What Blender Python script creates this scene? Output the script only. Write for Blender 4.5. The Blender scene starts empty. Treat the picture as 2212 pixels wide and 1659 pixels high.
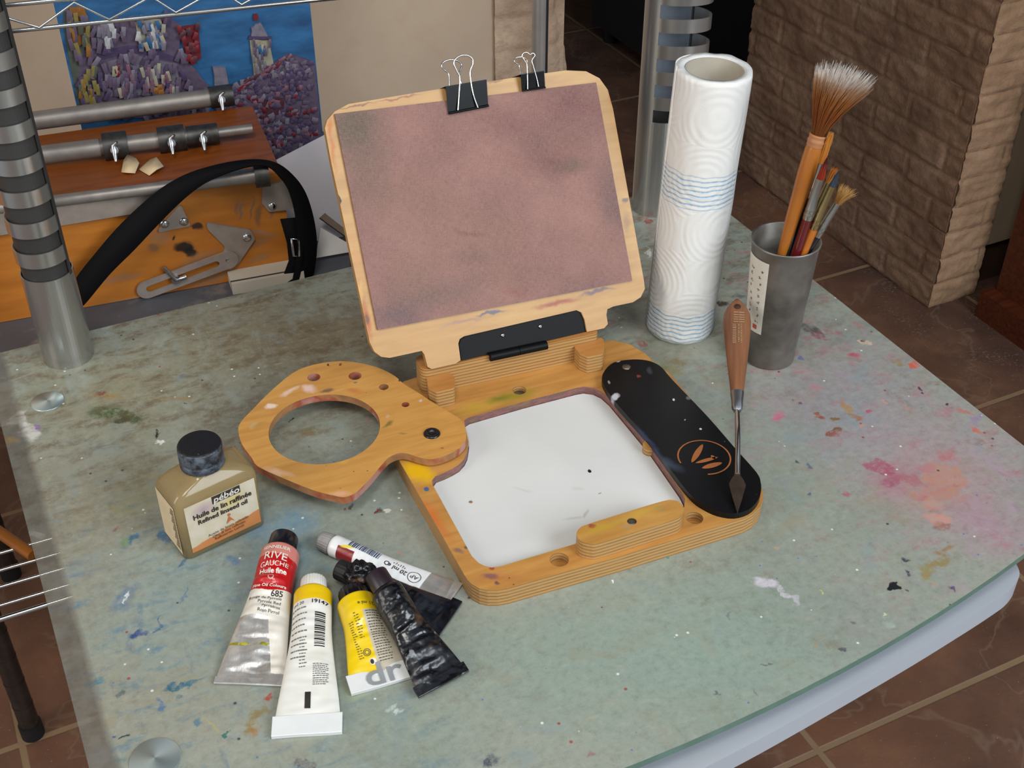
import bpy, bmesh, math, random
from mathutils import Vector, Matrix, noise
from mathutils.geometry import tessellate_polygon
random.seed(7)
PI=math.pi
S=bpy.context.scene; C=S.collection
# ---------------------------------------------------------------- camera
F=2700.0; CAMH=0.6; TH=math.radians(37.04)
cs,sn=math.cos(TH),math.sin(TH)
cd=bpy.data.cameras.new('camera'); cam=bpy.data.objects.new('camera',cd); C.objects.link(cam)
cd.sensor_width=36; cd.lens=36*F/2212; cd.clip_start=.02; cd.clip_end=50
cam.location=(0,0,CAMH); cam.rotation_euler=(PI/2-TH,0,0); S.camera=cam
S.view_settings.view_transform='Standard'; S.view_settings.look='None'
S.view_settings.gamma=1; S.view_settings.use_curve_mapping=False
S.view_settings.exposure=0.6
# ---------------------------------------------------------------- light
w=bpy.data.worlds.new('world'); S.world=w; w.use_nodes=True
bg=w.node_tree.nodes['Background']; bg.inputs[0].default_value=(.80,.90,1.0,1); bg.inputs[1].default_value=.30
def area(name,loc,target,sx,sy,power,col):
    l=bpy.data.lights.new(name,'AREA'); l.shape='RECTANGLE'; l.size=sx; l.size_y=sy; l.energy=power; l.color=col
    o=bpy.data.objects.new(name,l); C.objects.link(o); o.location=loc
    o.rotation_euler=(Vector(target)-Vector(loc)).to_track_quat('-Z','Y').to_euler(); return o
area('window_light_right',(1.7,-.75,1.35),(.05,.8,0),1.3,1.2,38,(.86,.94,1.0))
area('window_light_left',(-1.9,-.5,1.1),(0,.8,0),.6,1.3,14,(1.0,.90,.78))
area('ceiling_lamp',(-.15,-.35,1.75),(0,.75,0),.5,.5,10,(1.0,.96,.9))

# ---------------------------------------------------------------- geometry helpers
def ray(x,y):
    u=(x-1106)/F; v=(829.5-y)/F
    return Vector((u,cs+v*sn,-sn+v*cs))
O0=Vector((0,0,CAMH))
def at(x,y,z=0.0):
    d=ray(x,y); return O0+d*((z-CAMH)/d.z)
def depth(p): return p[1]*cs-(p[2]-CAMH)*sn
def ppm(p): return F/depth(p)            # pixels per metre at a point
class Frame:
    """origin + orthonormal axes; local z is the normal"""
    def __init__(s,o,X,Y=None,Z=None):
        s.o=Vector(o); X=Vector(X).normalized()
        if Z is None: Y=Vector(Y); Z=X.cross(Y).normalized()
        else: Z=Vector(Z).normalized()
        X=(X-Z*X.dot(Z)).normalized(); Y=Z.cross(X)
        s.X,s.Y,s.Z=X,Y,Z
        s.M=Matrix(((X.x,Y.x,Z.x,s.o.x),(X.y,Y.y,Z.y,s.o.y),(X.z,Y.z,Z.z,s.o.z),(0,0,0,1)))
    def loc(s,p): q=Vector(p)-s.o; return Vector((q.dot(s.X),q.dot(s.Y),q.dot(s.Z)))
    def w(s,u,v,h=0): return s.o+s.X*u+s.Y*v+s.Z*h
    def px(s,x,y,h=0):      # pixel ray -> local uv on plane z=h
        d=ray(x,y); o=s.o+s.Z*h; t=(o-O0).dot(s.Z)/d.dot(s.Z); q=s.loc(O0+d*t); return (q.x,q.y)
    def pxs(s,pts,h=0): return [s.px(a,b,h) for a,b in pts]
def ground(o,deg):
    a=math.radians(deg); return Frame(o,(math.cos(a),math.sin(a),0),Z=(0,0,1))
WF=ground((0,0,0),0)

class MB:
    def __init__(s): s.v=[]; s.f=[]; s.m=[]; s.sm=[]
    def add(s,vs,fs,mi=0,smooth=False):
        b=len(s.v); s.v+= [tuple(p) for p in vs]
        for f in fs: s.f.append([b+i for i in f]); s.m.append(mi); s.sm.append(smooth)
    def build(s,name,mats,parent=None,frame=WF,bevel=0,seg=2,merge=False):
        me=bpy.data.meshes.new(name); me.from_pydata(s.v,[],s.f)
        if not isinstance(mats,(list,tuple)): mats=[mats]
        for m in mats: me.materials.append(m)
        me.polygons.foreach_set('material_index',s.m); me.polygons.foreach_set('use_smooth',s.sm)
        bm=bmesh.new(); bm.from_mesh(me)
        if merge: bmesh.ops.remove_doubles(bm,verts=bm.verts,dist=1e-6)
        bmesh.ops.recalc_face_normals(bm,faces=bm.faces); bm.to_mesh(me); bm.free()
        o=bpy.data.objects.new(name,me); C.objects.link(o)
        place(o,frame.M,parent)
        if bevel:
            b=o.modifiers.new('bevel','BEVEL'); b.width=bevel; b.segments=seg; b.limit_method='ANGLE'; b.angle_limit=math.radians(45)
            b.harden_normals=False
            for p in me.polygons: p.use_smooth=False
        return o
WM={}
def place(o,M,parent=None):
    if parent is not None:
        o.parent=parent; o.matrix_local=WM[parent.name].inverted()@M
    else: o.matrix_world=M
    WM[o.name]=M.copy()
def tag(o,label=None,cat=None,group=None,kind=None):
    if label: o['label']=label
    if cat: o['category']=cat
    if group: o['group']=group
    if kind: o['kind']=kind
    return o
def thing(name,label,cat,frame,group=None):
    o=bpy.data.objects.new(name,None); o.empty_display_size=.02; C.objects.link(o); place(o,frame.M); return tag(o,label,cat,group)

def prism(mb,loops,z0,z1,mi=0,side_mi=None):
    """loops[0] outer, others holes; 2D points"""
    tri=tessellate_polygon([[Vector((p[0],p[1],0)) for p in l] for l in loops])
    flat=[p for l in loops for p in l]; n=len(flat)
    vs=[(p[0],p[1],z0) for p in flat]+[(p[0],p[1],z1) for p in flat]
    fs=[list(t) for t in tri]+[[i+n for i in t] for t in tri]
    mb.add(vs,fs,mi)
    sm=mi if side_mi is None else side_mi
    k=0
    for l in loops:
        m=len(l)
        mb.add([(p[0],p[1],z0) for p in l]+[(p[0],p[1],z1) for p in l],[[i,(i+1)%m,(i+1)%m+m,i+m] for i in range(m)],sm)
def spline(pts,n=5,closed=True):
    out=[]; m=len(pts); P=[Vector((p[0],p[1],p[2] if len(p)>2 else 0)) for p in pts]
    rng=range(m) if closed else range(m-1)
    for i in rng:
        if closed: a,b,c_,d=P[(i-1)%m],P[i],P[(i+1)%m],P[(i+2)%m]
        else: a,b,c_,d=P[max(i-1,0)],P[i],P[i+1],P[min(i+2,m-1)]
        for k in range(n):
            t=k/n
            q=.5*((2*b)+(c_-a)*t+(2*a-5*b+4*c_-d)*t*t+(3*b-a-3*c_+d)*t**3)
            out.append(q)
    if not closed: out.append(P[-1])
    if len(pts[0])==2: return [(q.x,q.y) for q in out]
    return out
def rounded(pts,rad,n=6):
    out=[]; m=len(pts)
    for i in range(m):
        r=rad[i] if isinstance(rad,(list,tuple)) else rad
        p=Vector(pts[i][:2]); a=Vector(pts[i-1][:2])-p; b=Vector(pts[(i+1)%m][:2])-p
        if r<=0: out.append((p.x,p.y)); continue
        la,lb=a.length,b.length; a.normalize(); b.normalize()
        ang=a.angle(b); t=min(r/math.tan(ang/2),la*.48,lb*.48); rr=t*math.tan(ang/2)
        c=p+(a+b).normalized()*(rr/math.sin(ang/2))
        s=p+a*t; e=p+b*t; a0=math.atan2(s.y-c.y,s.x-c.x); a1=math.atan2(e.y-c.y,e.x-c.x)
        d=(a1-a0+PI)%(2*PI)-PI
        for k in range(n+1): q=a0+d*k/n; out.append((c.x+rr*math.cos(q),c.y+rr*math.sin(q)))
    return out
def circ(cx,cy,r,n=32,ry=None): return [(cx+r*math.cos(2*PI*i/n),cy+(ry or r)*math.sin(2*PI*i/n)) for i in range(n)]
def rect(x0,y0,x1,y1): return [(x0,y0),(x1,y0),(x1,y1),(x0,y1)]
def lathe(mb,prof,n=40,mi=0,c=(0,0),smooth=True,close=True):
    vs=[];fs=[];m=len(prof)
    for r,z in prof:
        for i in range(n): a=2*PI*i/n; vs.append((c[0]+r*math.cos(a),c[1]+r*math.sin(a),z))
    for j in range(m-1):
        for i in range(n): fs.append([j*n+i,j*n+(i+1)%n,(j+1)*n+(i+1)%n,(j+1)*n+i])
    mb.add(vs,fs,mi,smooth)
    if close:
        for j in (0,m-1):
            if prof[j][0]>1e-6: mb.add(vs[j*n:(j+1)*n],[list(range(n))],mi,False)
def tube(mb,path,r,n=8,mi=0,caps=True,closed=False):
    P=[Vector(p) for p in path]; m=len(P); vs=[];fs=[]
    up=Vector((0,0,1)); prev=None
    for i in range(m):
        if closed: t=(P[(i+1)%m]-P[i-1]).normalized()
        else: t=(P[min(i+1,m-1)]-P[max(i-1,0)]).normalized()
        if prev is None:
            a=t.cross(up)
            if a.length<.1: a=t.cross(Vector((1,0,0)))
        else: a=prev-t*prev.dot(t)
        a.normalize(); prev=a; b=t.cross(a)
        rr=r[i] if isinstance(r,(list,tuple)) else r
        for k in range(n): q=2*PI*k/n; vs.append(P[i]+(a*math.cos(q)+b*math.sin(q))*rr)
    for i in range(m if closed else m-1):
        j=(i+1)%m
        for k in range(n): fs.append([i*n+k,i*n+(k+1)%n,j*n+(k+1)%n,j*n+k])
    mb.add(vs,fs,mi,True)
    if caps and not closed: mb.add(vs[:n],[list(range(n))],mi); mb.add(vs[-n:],[list(range(n))],mi)
def box(mb,x0,x1,y0,y1,z0,z1,mi=0): prism(mb,[rect(x0,y0,x1,y1)],z0,z1,mi)
_tc={}
def textgeo(s,size,align='CENTER',shear=0.0,bold=0.0):
    cu=bpy.data.curves.new('t','FONT'); cu.body=s; cu.size=size; cu.align_x=align; cu.align_y='CENTER'; cu.shear=shear; cu.resolution_u=3; cu.offset=bold
    o=bpy.data.objects.new('t',cu); C.objects.link(o); dg=bpy.context.evaluated_depsgraph_get(); dg.update()
    me=bpy.data.meshes.new_from_object(o.evaluated_get(dg))
    v=[(p.co.x,p.co.y) for p in me.vertices]; f=[list(p.vertices) for p in me.polygons]
    bpy.data.objects.remove(o); bpy.data.curves.remove(cu); bpy.data.meshes.remove(me)
    return v,f
def put_text(mb,s,size,fn,u=0,v=0,rot=0,align='CENTER',shear=0,bold=0,mi=0,sx=1):
    V,Fc=textgeo(s,size,align,shear,bold); c,q=math.cos(rot),math.sin(rot)
    mb.add([fn(u+(x*sx)*c-y*q,v+(x*sx)*q+y*c) for x,y in V],Fc,mi)
def put_rect(mb,u0,v0,u1,v1,fn,nu=4,nv=4,mi=0):
    vs=[fn(u0+(u1-u0)*i/nu,v0+(v1-v0)*j/nv) for j in range(nv+1) for i in range(nu+1)]
    fs=[[j*(nu+1)+i,j*(nu+1)+i+1,(j+1)*(nu+1)+i+1,(j+1)*(nu+1)+i] for j in range(nv) for i in range(nu)]
    mb.add(vs,fs,mi,True)

# ---------------------------------------------------------------- material helpers
def L(c):
    if isinstance(c,str): c=tuple(int(c[i:i+2],16) for i in (0,2,4))
    f=lambda x:(x/255/12.92) if x/255<=.04045 else ((x/255+.055)/1.055)**2.4
    return (f(c[0]),f(c[1]),f(c[2]),1)
class N:
    def __init__(s,name):
        s.mat=bpy.data.materials.new(name); s.mat.use_nodes=True; s.t=s.mat.node_tree; s.n=s.t.nodes; s.p=s.n['Principled BSDF']
        s.tc=s.n.new('ShaderNodeTexCoord'); s.obj=s.tc.outputs['Object']
    def ln(s,a,b):
        if hasattr(a,'is_output') or isinstance(a,bpy.types.NodeSocket): s.t.links.new(a,b)
        else:
            try: b.default_value=a
            except Exception:
                b.default_value=(a,a,a) if not isinstance(a,(tuple,list)) else tuple(a)[:3]
    def math(s,op,a,b=0,clamp=False):
        n=s.n.new('ShaderNodeMath'); n.operation=op; n.use_clamp=clamp; s.ln(a,n.inputs[0]); s.ln(b,n.inputs[1]); return n.outputs[0]
    def mix(s,f,a,b,mode='MIX'):
        n=s.n.new('ShaderNodeMix'); n.data_type='RGBA'; n.blend_type=mode; s.ln(f,n.inputs[0]); s.ln(a,n.inputs[6]); s.ln(b,n.inputs[7]); return n.outputs[2]
    def noise(s,scale,vec=None,detail=3,rough=.55,dist=0,color=False):
        n=s.n.new('ShaderNodeTexNoise'); n.inputs['Scale'].default_value=scale; n.inputs['Detail'].default_value=detail
        n.inputs['Roughness'].default_value=rough; n.inputs['Distortion'].default_value=dist
        s.ln(vec if vec is not None else s.obj,n.inputs['Vector']); return n.outputs['Color' if color else 'Fac']
    def voro(s,scale,vec=None,feat='F1',out='Distance',rnd=1):
        n=s.n.new('ShaderNodeTexVoronoi'); n.feature=feat; n.inputs['Scale'].default_value=scale; n.inputs['Randomness'].default_value=rnd
        s.ln(vec if vec is not None else s.obj,n.inputs['Vector']); return n.outputs[out]
    def mapv(s,loc=(0,0,0),rot=(0,0,0),scale=(1,1,1),vec=None,typ='POINT'):
        n=s.n.new('ShaderNodeMapping'); n.vector_type=typ; n.inputs['Location'].default_value=loc; n.inputs['Rotation'].default_value=rot; n.inputs['Scale'].default_value=scale
        s.ln(vec if vec is not None else s.obj,n.inputs['Vector']); return n.outputs[0]
    def mr(s,v,a,b,c=0,d=1,smooth=False):
        n=s.n.new('ShaderNodeMapRange'); n.interpolation_type='SMOOTHSTEP' if smooth else 'LINEAR'
        s.ln(v,n.inputs[0]); n.inputs[1].default_value=a; n.inputs[2].default_value=b; n.inputs[3].default_value=c; n.inputs[4].default_value=d; return n.outputs[0]
    def xyz(s,vec=None):
        n=s.n.new('ShaderNodeSeparateXYZ'); s.ln(vec if vec is not None else s.obj,n.inputs[0]); return n.outputs
    def comb(s,x,y,z):
        n=s.n.new('ShaderNodeCombineXYZ'); s.ln(x,n.inputs[0]); s.ln(y,n.inputs[1]); s.ln(z,n.inputs[2]); return n.outputs[0]
    def vm(s,op,a,b=None):
        n=s.n.new('ShaderNodeVectorMath'); n.operation=op; s.ln(a,n.inputs[0])
        if b is not None: s.ln(b,n.inputs[1])
        return n.outputs['Value'] if op in('LENGTH','DOT_PRODUCT') else n.outputs[0]
    def ramp(s,f,stops,interp='LINEAR'):
        n=s.n.new('ShaderNodeValToRGB'); n.color_ramp.interpolation=interp; e=n.color_ramp.elements
        while len(e)>1: e.remove(e[0])
        e[0].position=stops[0][0]; e[0].color=stops[0][1]
        for p,c in stops[1:]: q=e.new(p); q.color=c
        s.ln(f,n.inputs[0]); return n.outputs[0]
    def wobble(s,amp,scale,vec=None,detail=2):
        nz=s.noise(scale,vec,detail=detail,color=True); d=s.vm('SUBTRACT',nz,(.5,.5,.5)); d=s.vm('MULTIPLY',d,(amp*2,amp*2,0)); return s.vm('ADD',vec if vec is not None else s.obj,d)
    def blob(s,col,vec,u,v,rx,ry,rot,c,strength=1,soft=.4,mul=None):
        m=s.mapv((u,v,0),(0,0,rot),(rx,ry,1),vec,'TEXTURE'); l=s.vm('LENGTH',m); f=s.mr(l,1-soft,1,strength,0)
        if mul is not None: f=s.math('MULTIPLY',f,mul)
        return s.mix(f,col,L(c))
    def bump(s,h,strength=.3,dist=.001):
        n=s.n.new('ShaderNodeBump'); n.inputs['Strength'].default_value=strength; n.inputs['Distance'].default_value=dist
        s.ln(h,n.inputs['Height']); s.ln(n.outputs[0],s.p.inputs['Normal'])
    def set(s,**k):
        for a,v in k.items():
            key={'col':'Base Color','rough':'Roughness','metal':'Metallic','alpha':'Alpha','coat':'Coat Weight','cr':'Coat Roughness','spec':'Specular IOR Level','trans':'Transmission Weight','sub':'Subsurface Weight','ior':'IOR'}[a]
            if isinstance(v,str): v=L(v)
            s.ln(v,s.p.inputs[key])
        return s.mat
def plain(name,c,rough=.5,metal=0,var=.12,scale=60,bump=0,**k):
    m=N(name); nz=m.noise(scale); base=L(c); dark=tuple(x*(1-var*2) for x in base[:3])+(1,)
    m.set(col=m.mix(m.mr(nz,.3,.7,0,1),dark,base),rough=rough,metal=metal,**k)
    if bump: m.bump(nz,.4,bump)
    return m.mat
def flat2(z0): return (1,1,0)

# ================================================================ SETTING
A26=math.radians(26); DA=Vector((math.cos(A26),math.sin(A26),0)); DD=Vector((-math.sin(A26),math.cos(A26),0))
RF=ground((0,0,0),26)            # room / desk frame
FZ=-.74
# floor tiles
m=N('floor_tile_stone'); x,y,z=m.xyz()
def grout(n,v,off,size=.458,wd=.0035):
    t=n.math('DIVIDE',n.math('SUBTRACT',v,off),size); f=n.math('FRACT',n.math('ADD',t,50.5)); f=n.math('ABSOLUTE',n.math('SUBTRACT',f,.5)); return n.mr(f,wd/size,wd/size*1.5,1,0)
g=m.math('MAXIMUM',grout(m,x,.789),grout(m,y,.722))
n1=m.noise(7,detail=5); n2=m.noise(30,detail=6,rough=.7); n3=m.noise(2.2,detail=3)
c=m.ramp(n1,[(.3,L('4a362e')),(.5,L('664a3d')),(.66,L('7b5a46'))])
c=m.mix(m.mr(n2,.35,.7,0,.55),c,L('4a342c')); c=m.mix(m.mr(n3,.45,.7,0,.5),c,L('8f6044'))
vein=m.mr(m.math('ABSOLUTE',m.math('SUBTRACT',m.noise(4.5,detail=4,dist=.6),.5)),0,.012,.35,0); c=m.mix(vein,c,L('8a7260'))
dust=m.math('MAXIMUM',m.mr(m.noise(260,detail=2),.70,.76,0,.45),m.math('MULTIPLY',m.math('MULTIPLY',m.mr(x,1.42,1.60,0,1),m.mr(y,1.0,1.3,0,1)),m.mr(m.math('MULTIPLY',m.noise(220,detail=3),m.math('ADD',m.noise(12),.5)),.60,.80,0,.5))); c=m.mix(dust,c,L('9a9186'))
c=m.mix(g,c,L('8c7358')); m.set(col=c,rough=m.mr(n2,.3,.7,.33,.6))
m.bump(m.math('SUBTRACT',n2,m.math('MULTIPLY',g,1.5)),.35,.003); M_floor=m.mat
b=MB(); box(b,-1.6,3.4,-2.2,5.6,FZ-.05,FZ); tag(b.build('floor',M_floor,frame=RF),'brown stone tile floor with sandy grout lines',kind='structure')
# brick
def brickmat(name,dark,mid,hi):
    m=N(name); n1=m.noise(9,detail=5); n2=m.noise(120,detail=5,rough=.7)
    c=m.ramp(n1,[(.3,L(dark)),(.5,L(mid)),(.7,L(hi))]); c=m.mix(m.mr(n2,.35,.7,0,.45),c,L(dark)); m.set(col=c,rough=.9,spec=.2)
    m.bump(m.math('ADD',n2,m.noise(35,detail=4)),.55,.004); return m.mat
M_brick=brickmat('painted_brick','6c5240','8a6b55','9c7f68'); M_stone=brickmat('stone_cladding','8a715d','a88f79','c0a890'); M_brick_lit=brickmat('brick_end_lit','86694f','a68468','b8957a')  # end face is the same brick, its lit tone put into the colour
def brickh(u,v,bh=.0545,bl=.20):
    row=math.floor(v/bh); fv=v/bh-row; sh=(row%2)*.5+.13*noise.noise(Vector((row*3.1,5,0)))
    cu=u/bl+sh; col=math.floor(cu); fu=cu-col
    e=min(min(fu,1-fu)*bl,min(fv,1-fv)*bh)
    h=min(1,max(0,(e-.0012)/.004))
    t=noise.noise(Vector((row*1.7,col*2.3,9)))*.35
    rgh=noise.noise(Vector((u*26+row*7,v*60,col*5)))*.5+noise.noise(Vector((u*70,v*110,3)))*.25
    return .0085*(h*(.45+t*.8)+(.35+.65*h)*rgh*.75)
def brickwall(name,frame,u0,u1,v0,v1,step,mat,label,ragged=None):
    b=MB(); nu=int((u1-u0)/step); nv=int((v1-v0)/step); vs=[];fs=[]
    for j in range(nv+1):
        for i in range(nu+1):
            u=u0+(u1-u0)*i/nu; v=v0+(v1-v0)*j/nv; h=brickh(u,v)
            if ragged and i>=nu-3: u+=ragged*(noise.noise(Vector((v*9,2,0)))+.5*noise.noise(Vector((v*30,2,0))))*(i-nu+4)/4; h-=.004*(i-nu+3)
            vs.append((u,v,h))
    for j in range(nv):
        for i in range(nu): k=j*(nu+1)+i; fs.append([k,k+1,k+nu+2,k+nu+1])
    b.add(vs,fs,0,True)
    # solid backing so the wall has thickness
    ring=[(u0,v0),(u1,v0),(u1,v1),(u0,v1)]
    prism(b,[ring],-.1,-.0015)
    o=b.build(name,mat,frame=frame); tag(o,label,kind='structure'); return o
# right wall: a=1.61 plane, runs away; normal -a
fr=Frame(RF.w(1.61,0,FZ),-DD,Z=-DA)      # u = -d
brickwall('wall_right',fr,-2.12,-1.4625,-.0,1.5,.0045,M_brick,'brown painted brick wall running away from the table')
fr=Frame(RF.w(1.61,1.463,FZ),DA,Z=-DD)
brickwall('wall_right_end',fr,.0,.112,0,1.5,.0045,M_brick_lit,'brick end of the brown wall facing the room, coloured in its lit tone')
M_plaster=plain('plaster_beige','b09a80',.85,var=.06,scale=8,spec=.2)
b=MB(); box(b,.116,.20,.10,1.5,-.16,-.012); tag(b.build('wall_plaster',M_plaster,frame=fr),'narrow plaster strip beside the brick corner',kind='structure')
# unseen closing walls and roof, added to keep the far room dim
M_dark=plain('light_block_plaster','4a3f38',.9,var=.1,scale=5)
b=MB(); box(b,-1.6,3.4,5.5,5.6,FZ,1.8); tag(b.build('wall_far_added',M_dark,frame=RF),kind='structure')
b=MB(); box(b,3.3,3.4,-.4,5.6,FZ,1.8); tag(b.build('wall_side_added',M_dark,frame=RF),kind='structure')
b=MB(); box(b,-1.6,3.4,.75,5.6,1.8,1.86); tag(b.build('ceiling_added',M_dark,frame=RF),kind='structure')
# back wall behind easel, heading 19.5
H19=math.radians(19.5); EA=Vector((math.cos(H19),math.sin(H19),0)); ED=Vector((-math.sin(H19),math.cos(H19),0))
EF=ground((0,0,0),19.5)          # easel frame (a',d')
def vplane(d,z=0): return Frame(EF.w(0,d,z),EA,Z=-ED)     # vertical plane facing the room; u=a', v=z
WP=vplane(1.85)
m=N('beige_wall'); n1=m.noise(3,detail=4); n2=m.noise(30,detail=3)
c=m.ramp(n1,[(.3,L('a99480')),(.7,L('bba690'))]); c=m.mix(m.mr(n2,.5,.8,0,.3),c,L('a8906f')); m.set(col=c,rough=.85,spec=.2); M_beige=m.mat
ue=WP.px(1066,100)[0]; ur=WP.px(1216,100)[0]
b=MB(); prism(b,[rect(-1.3,FZ,ur-.012,1.7)],-.16,0); tag(b.build('wall_back',M_beige,frame=WP),'beige plastered wall behind the easel box',kind='structure')
sf=Frame(WP.w(0,FZ,.004),EA,Z=-ED)
brickwall('trim_1',sf,ue,ur,.35,1.7,.006,M_stone,'rough stone cladding strip with ragged edge at the wall end',ragged=.022)

# ================================================================ DESK
GT=.0; GB=-.0055
def dblob(x,y,rx,ry,c,st=1,soft=.5,rot=0,frame=RF,h=0):
    u,v=frame.px(x,y,h); u1,v1=frame.px(x+rx*math.cos(rot),y+rx*math.sin(rot),h); u2,v2=frame.px(x-ry*math.sin(rot),y+ry*math.cos(rot),h)
    return (u,v,math.hypot(u1-u,v1-v),math.hypot(u2-u,v2-v),math.atan2(v1-v,u1-u),c,st,soft)
big=[(640,730,260,110,'6e5f47',.75,.9),(430,720,200,90,'7f7a66',.6,.9),(250,850,300,150,'8c8568',.8,.9),(620,760,420,200,'7d735a',.6,.9),(300,1050,330,200,'8b8468',.6,.9),(560,980,150,90,'75705c',.7,.9),(560,900,180,130,'716b58',.5,.9),
 (760,700,140,70,'7a6a50',.5,.9),(1500,560,150,70,'6f6f5c',.6,.9),(1460,750,90,50,'7c7a60',.6,.9),(1430,800,60,40,'8a8254',.5,.9),(150,1100,200,220,'8f8c7c',.7,.9),(250,1500,360,260,'918d7c',.8,.9),(100,1300,220,400,'8c8776',.7,.9),(1000,860,200,90,'7e745c',.6,.9),
 (480,1250,300,260,'7f9493',.6,.9),(300,1400,260,180,'8c958a',.4,.9),(1850,900,260,160,'8d8a92',.7,.9),(2060,1020,300,220,'a08a90',.85,.9),(1850,800,300,120,'928c90',.7,.9),(2000,1050,150,90,'a08078',.6,.7),
 (1930,1030,80,50,'a0747e',.7,.8),(2130,1130,120,80,'a0808c',.7,.8),(1700,860,160,60,'94888c',.5,.9),(1650,700,80,140,'82807a',.4,.9),(1790,730,120,90,'908b86',.6,.9),
 (1500,1400,560,260,'879a8e',.8,1),(1200,1450,300,200,'87978b',.5,1),(870,1560,260,90,'8d9b8c',.4,1),(1900,1350,220,160,'888a86',.5,1)]
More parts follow.
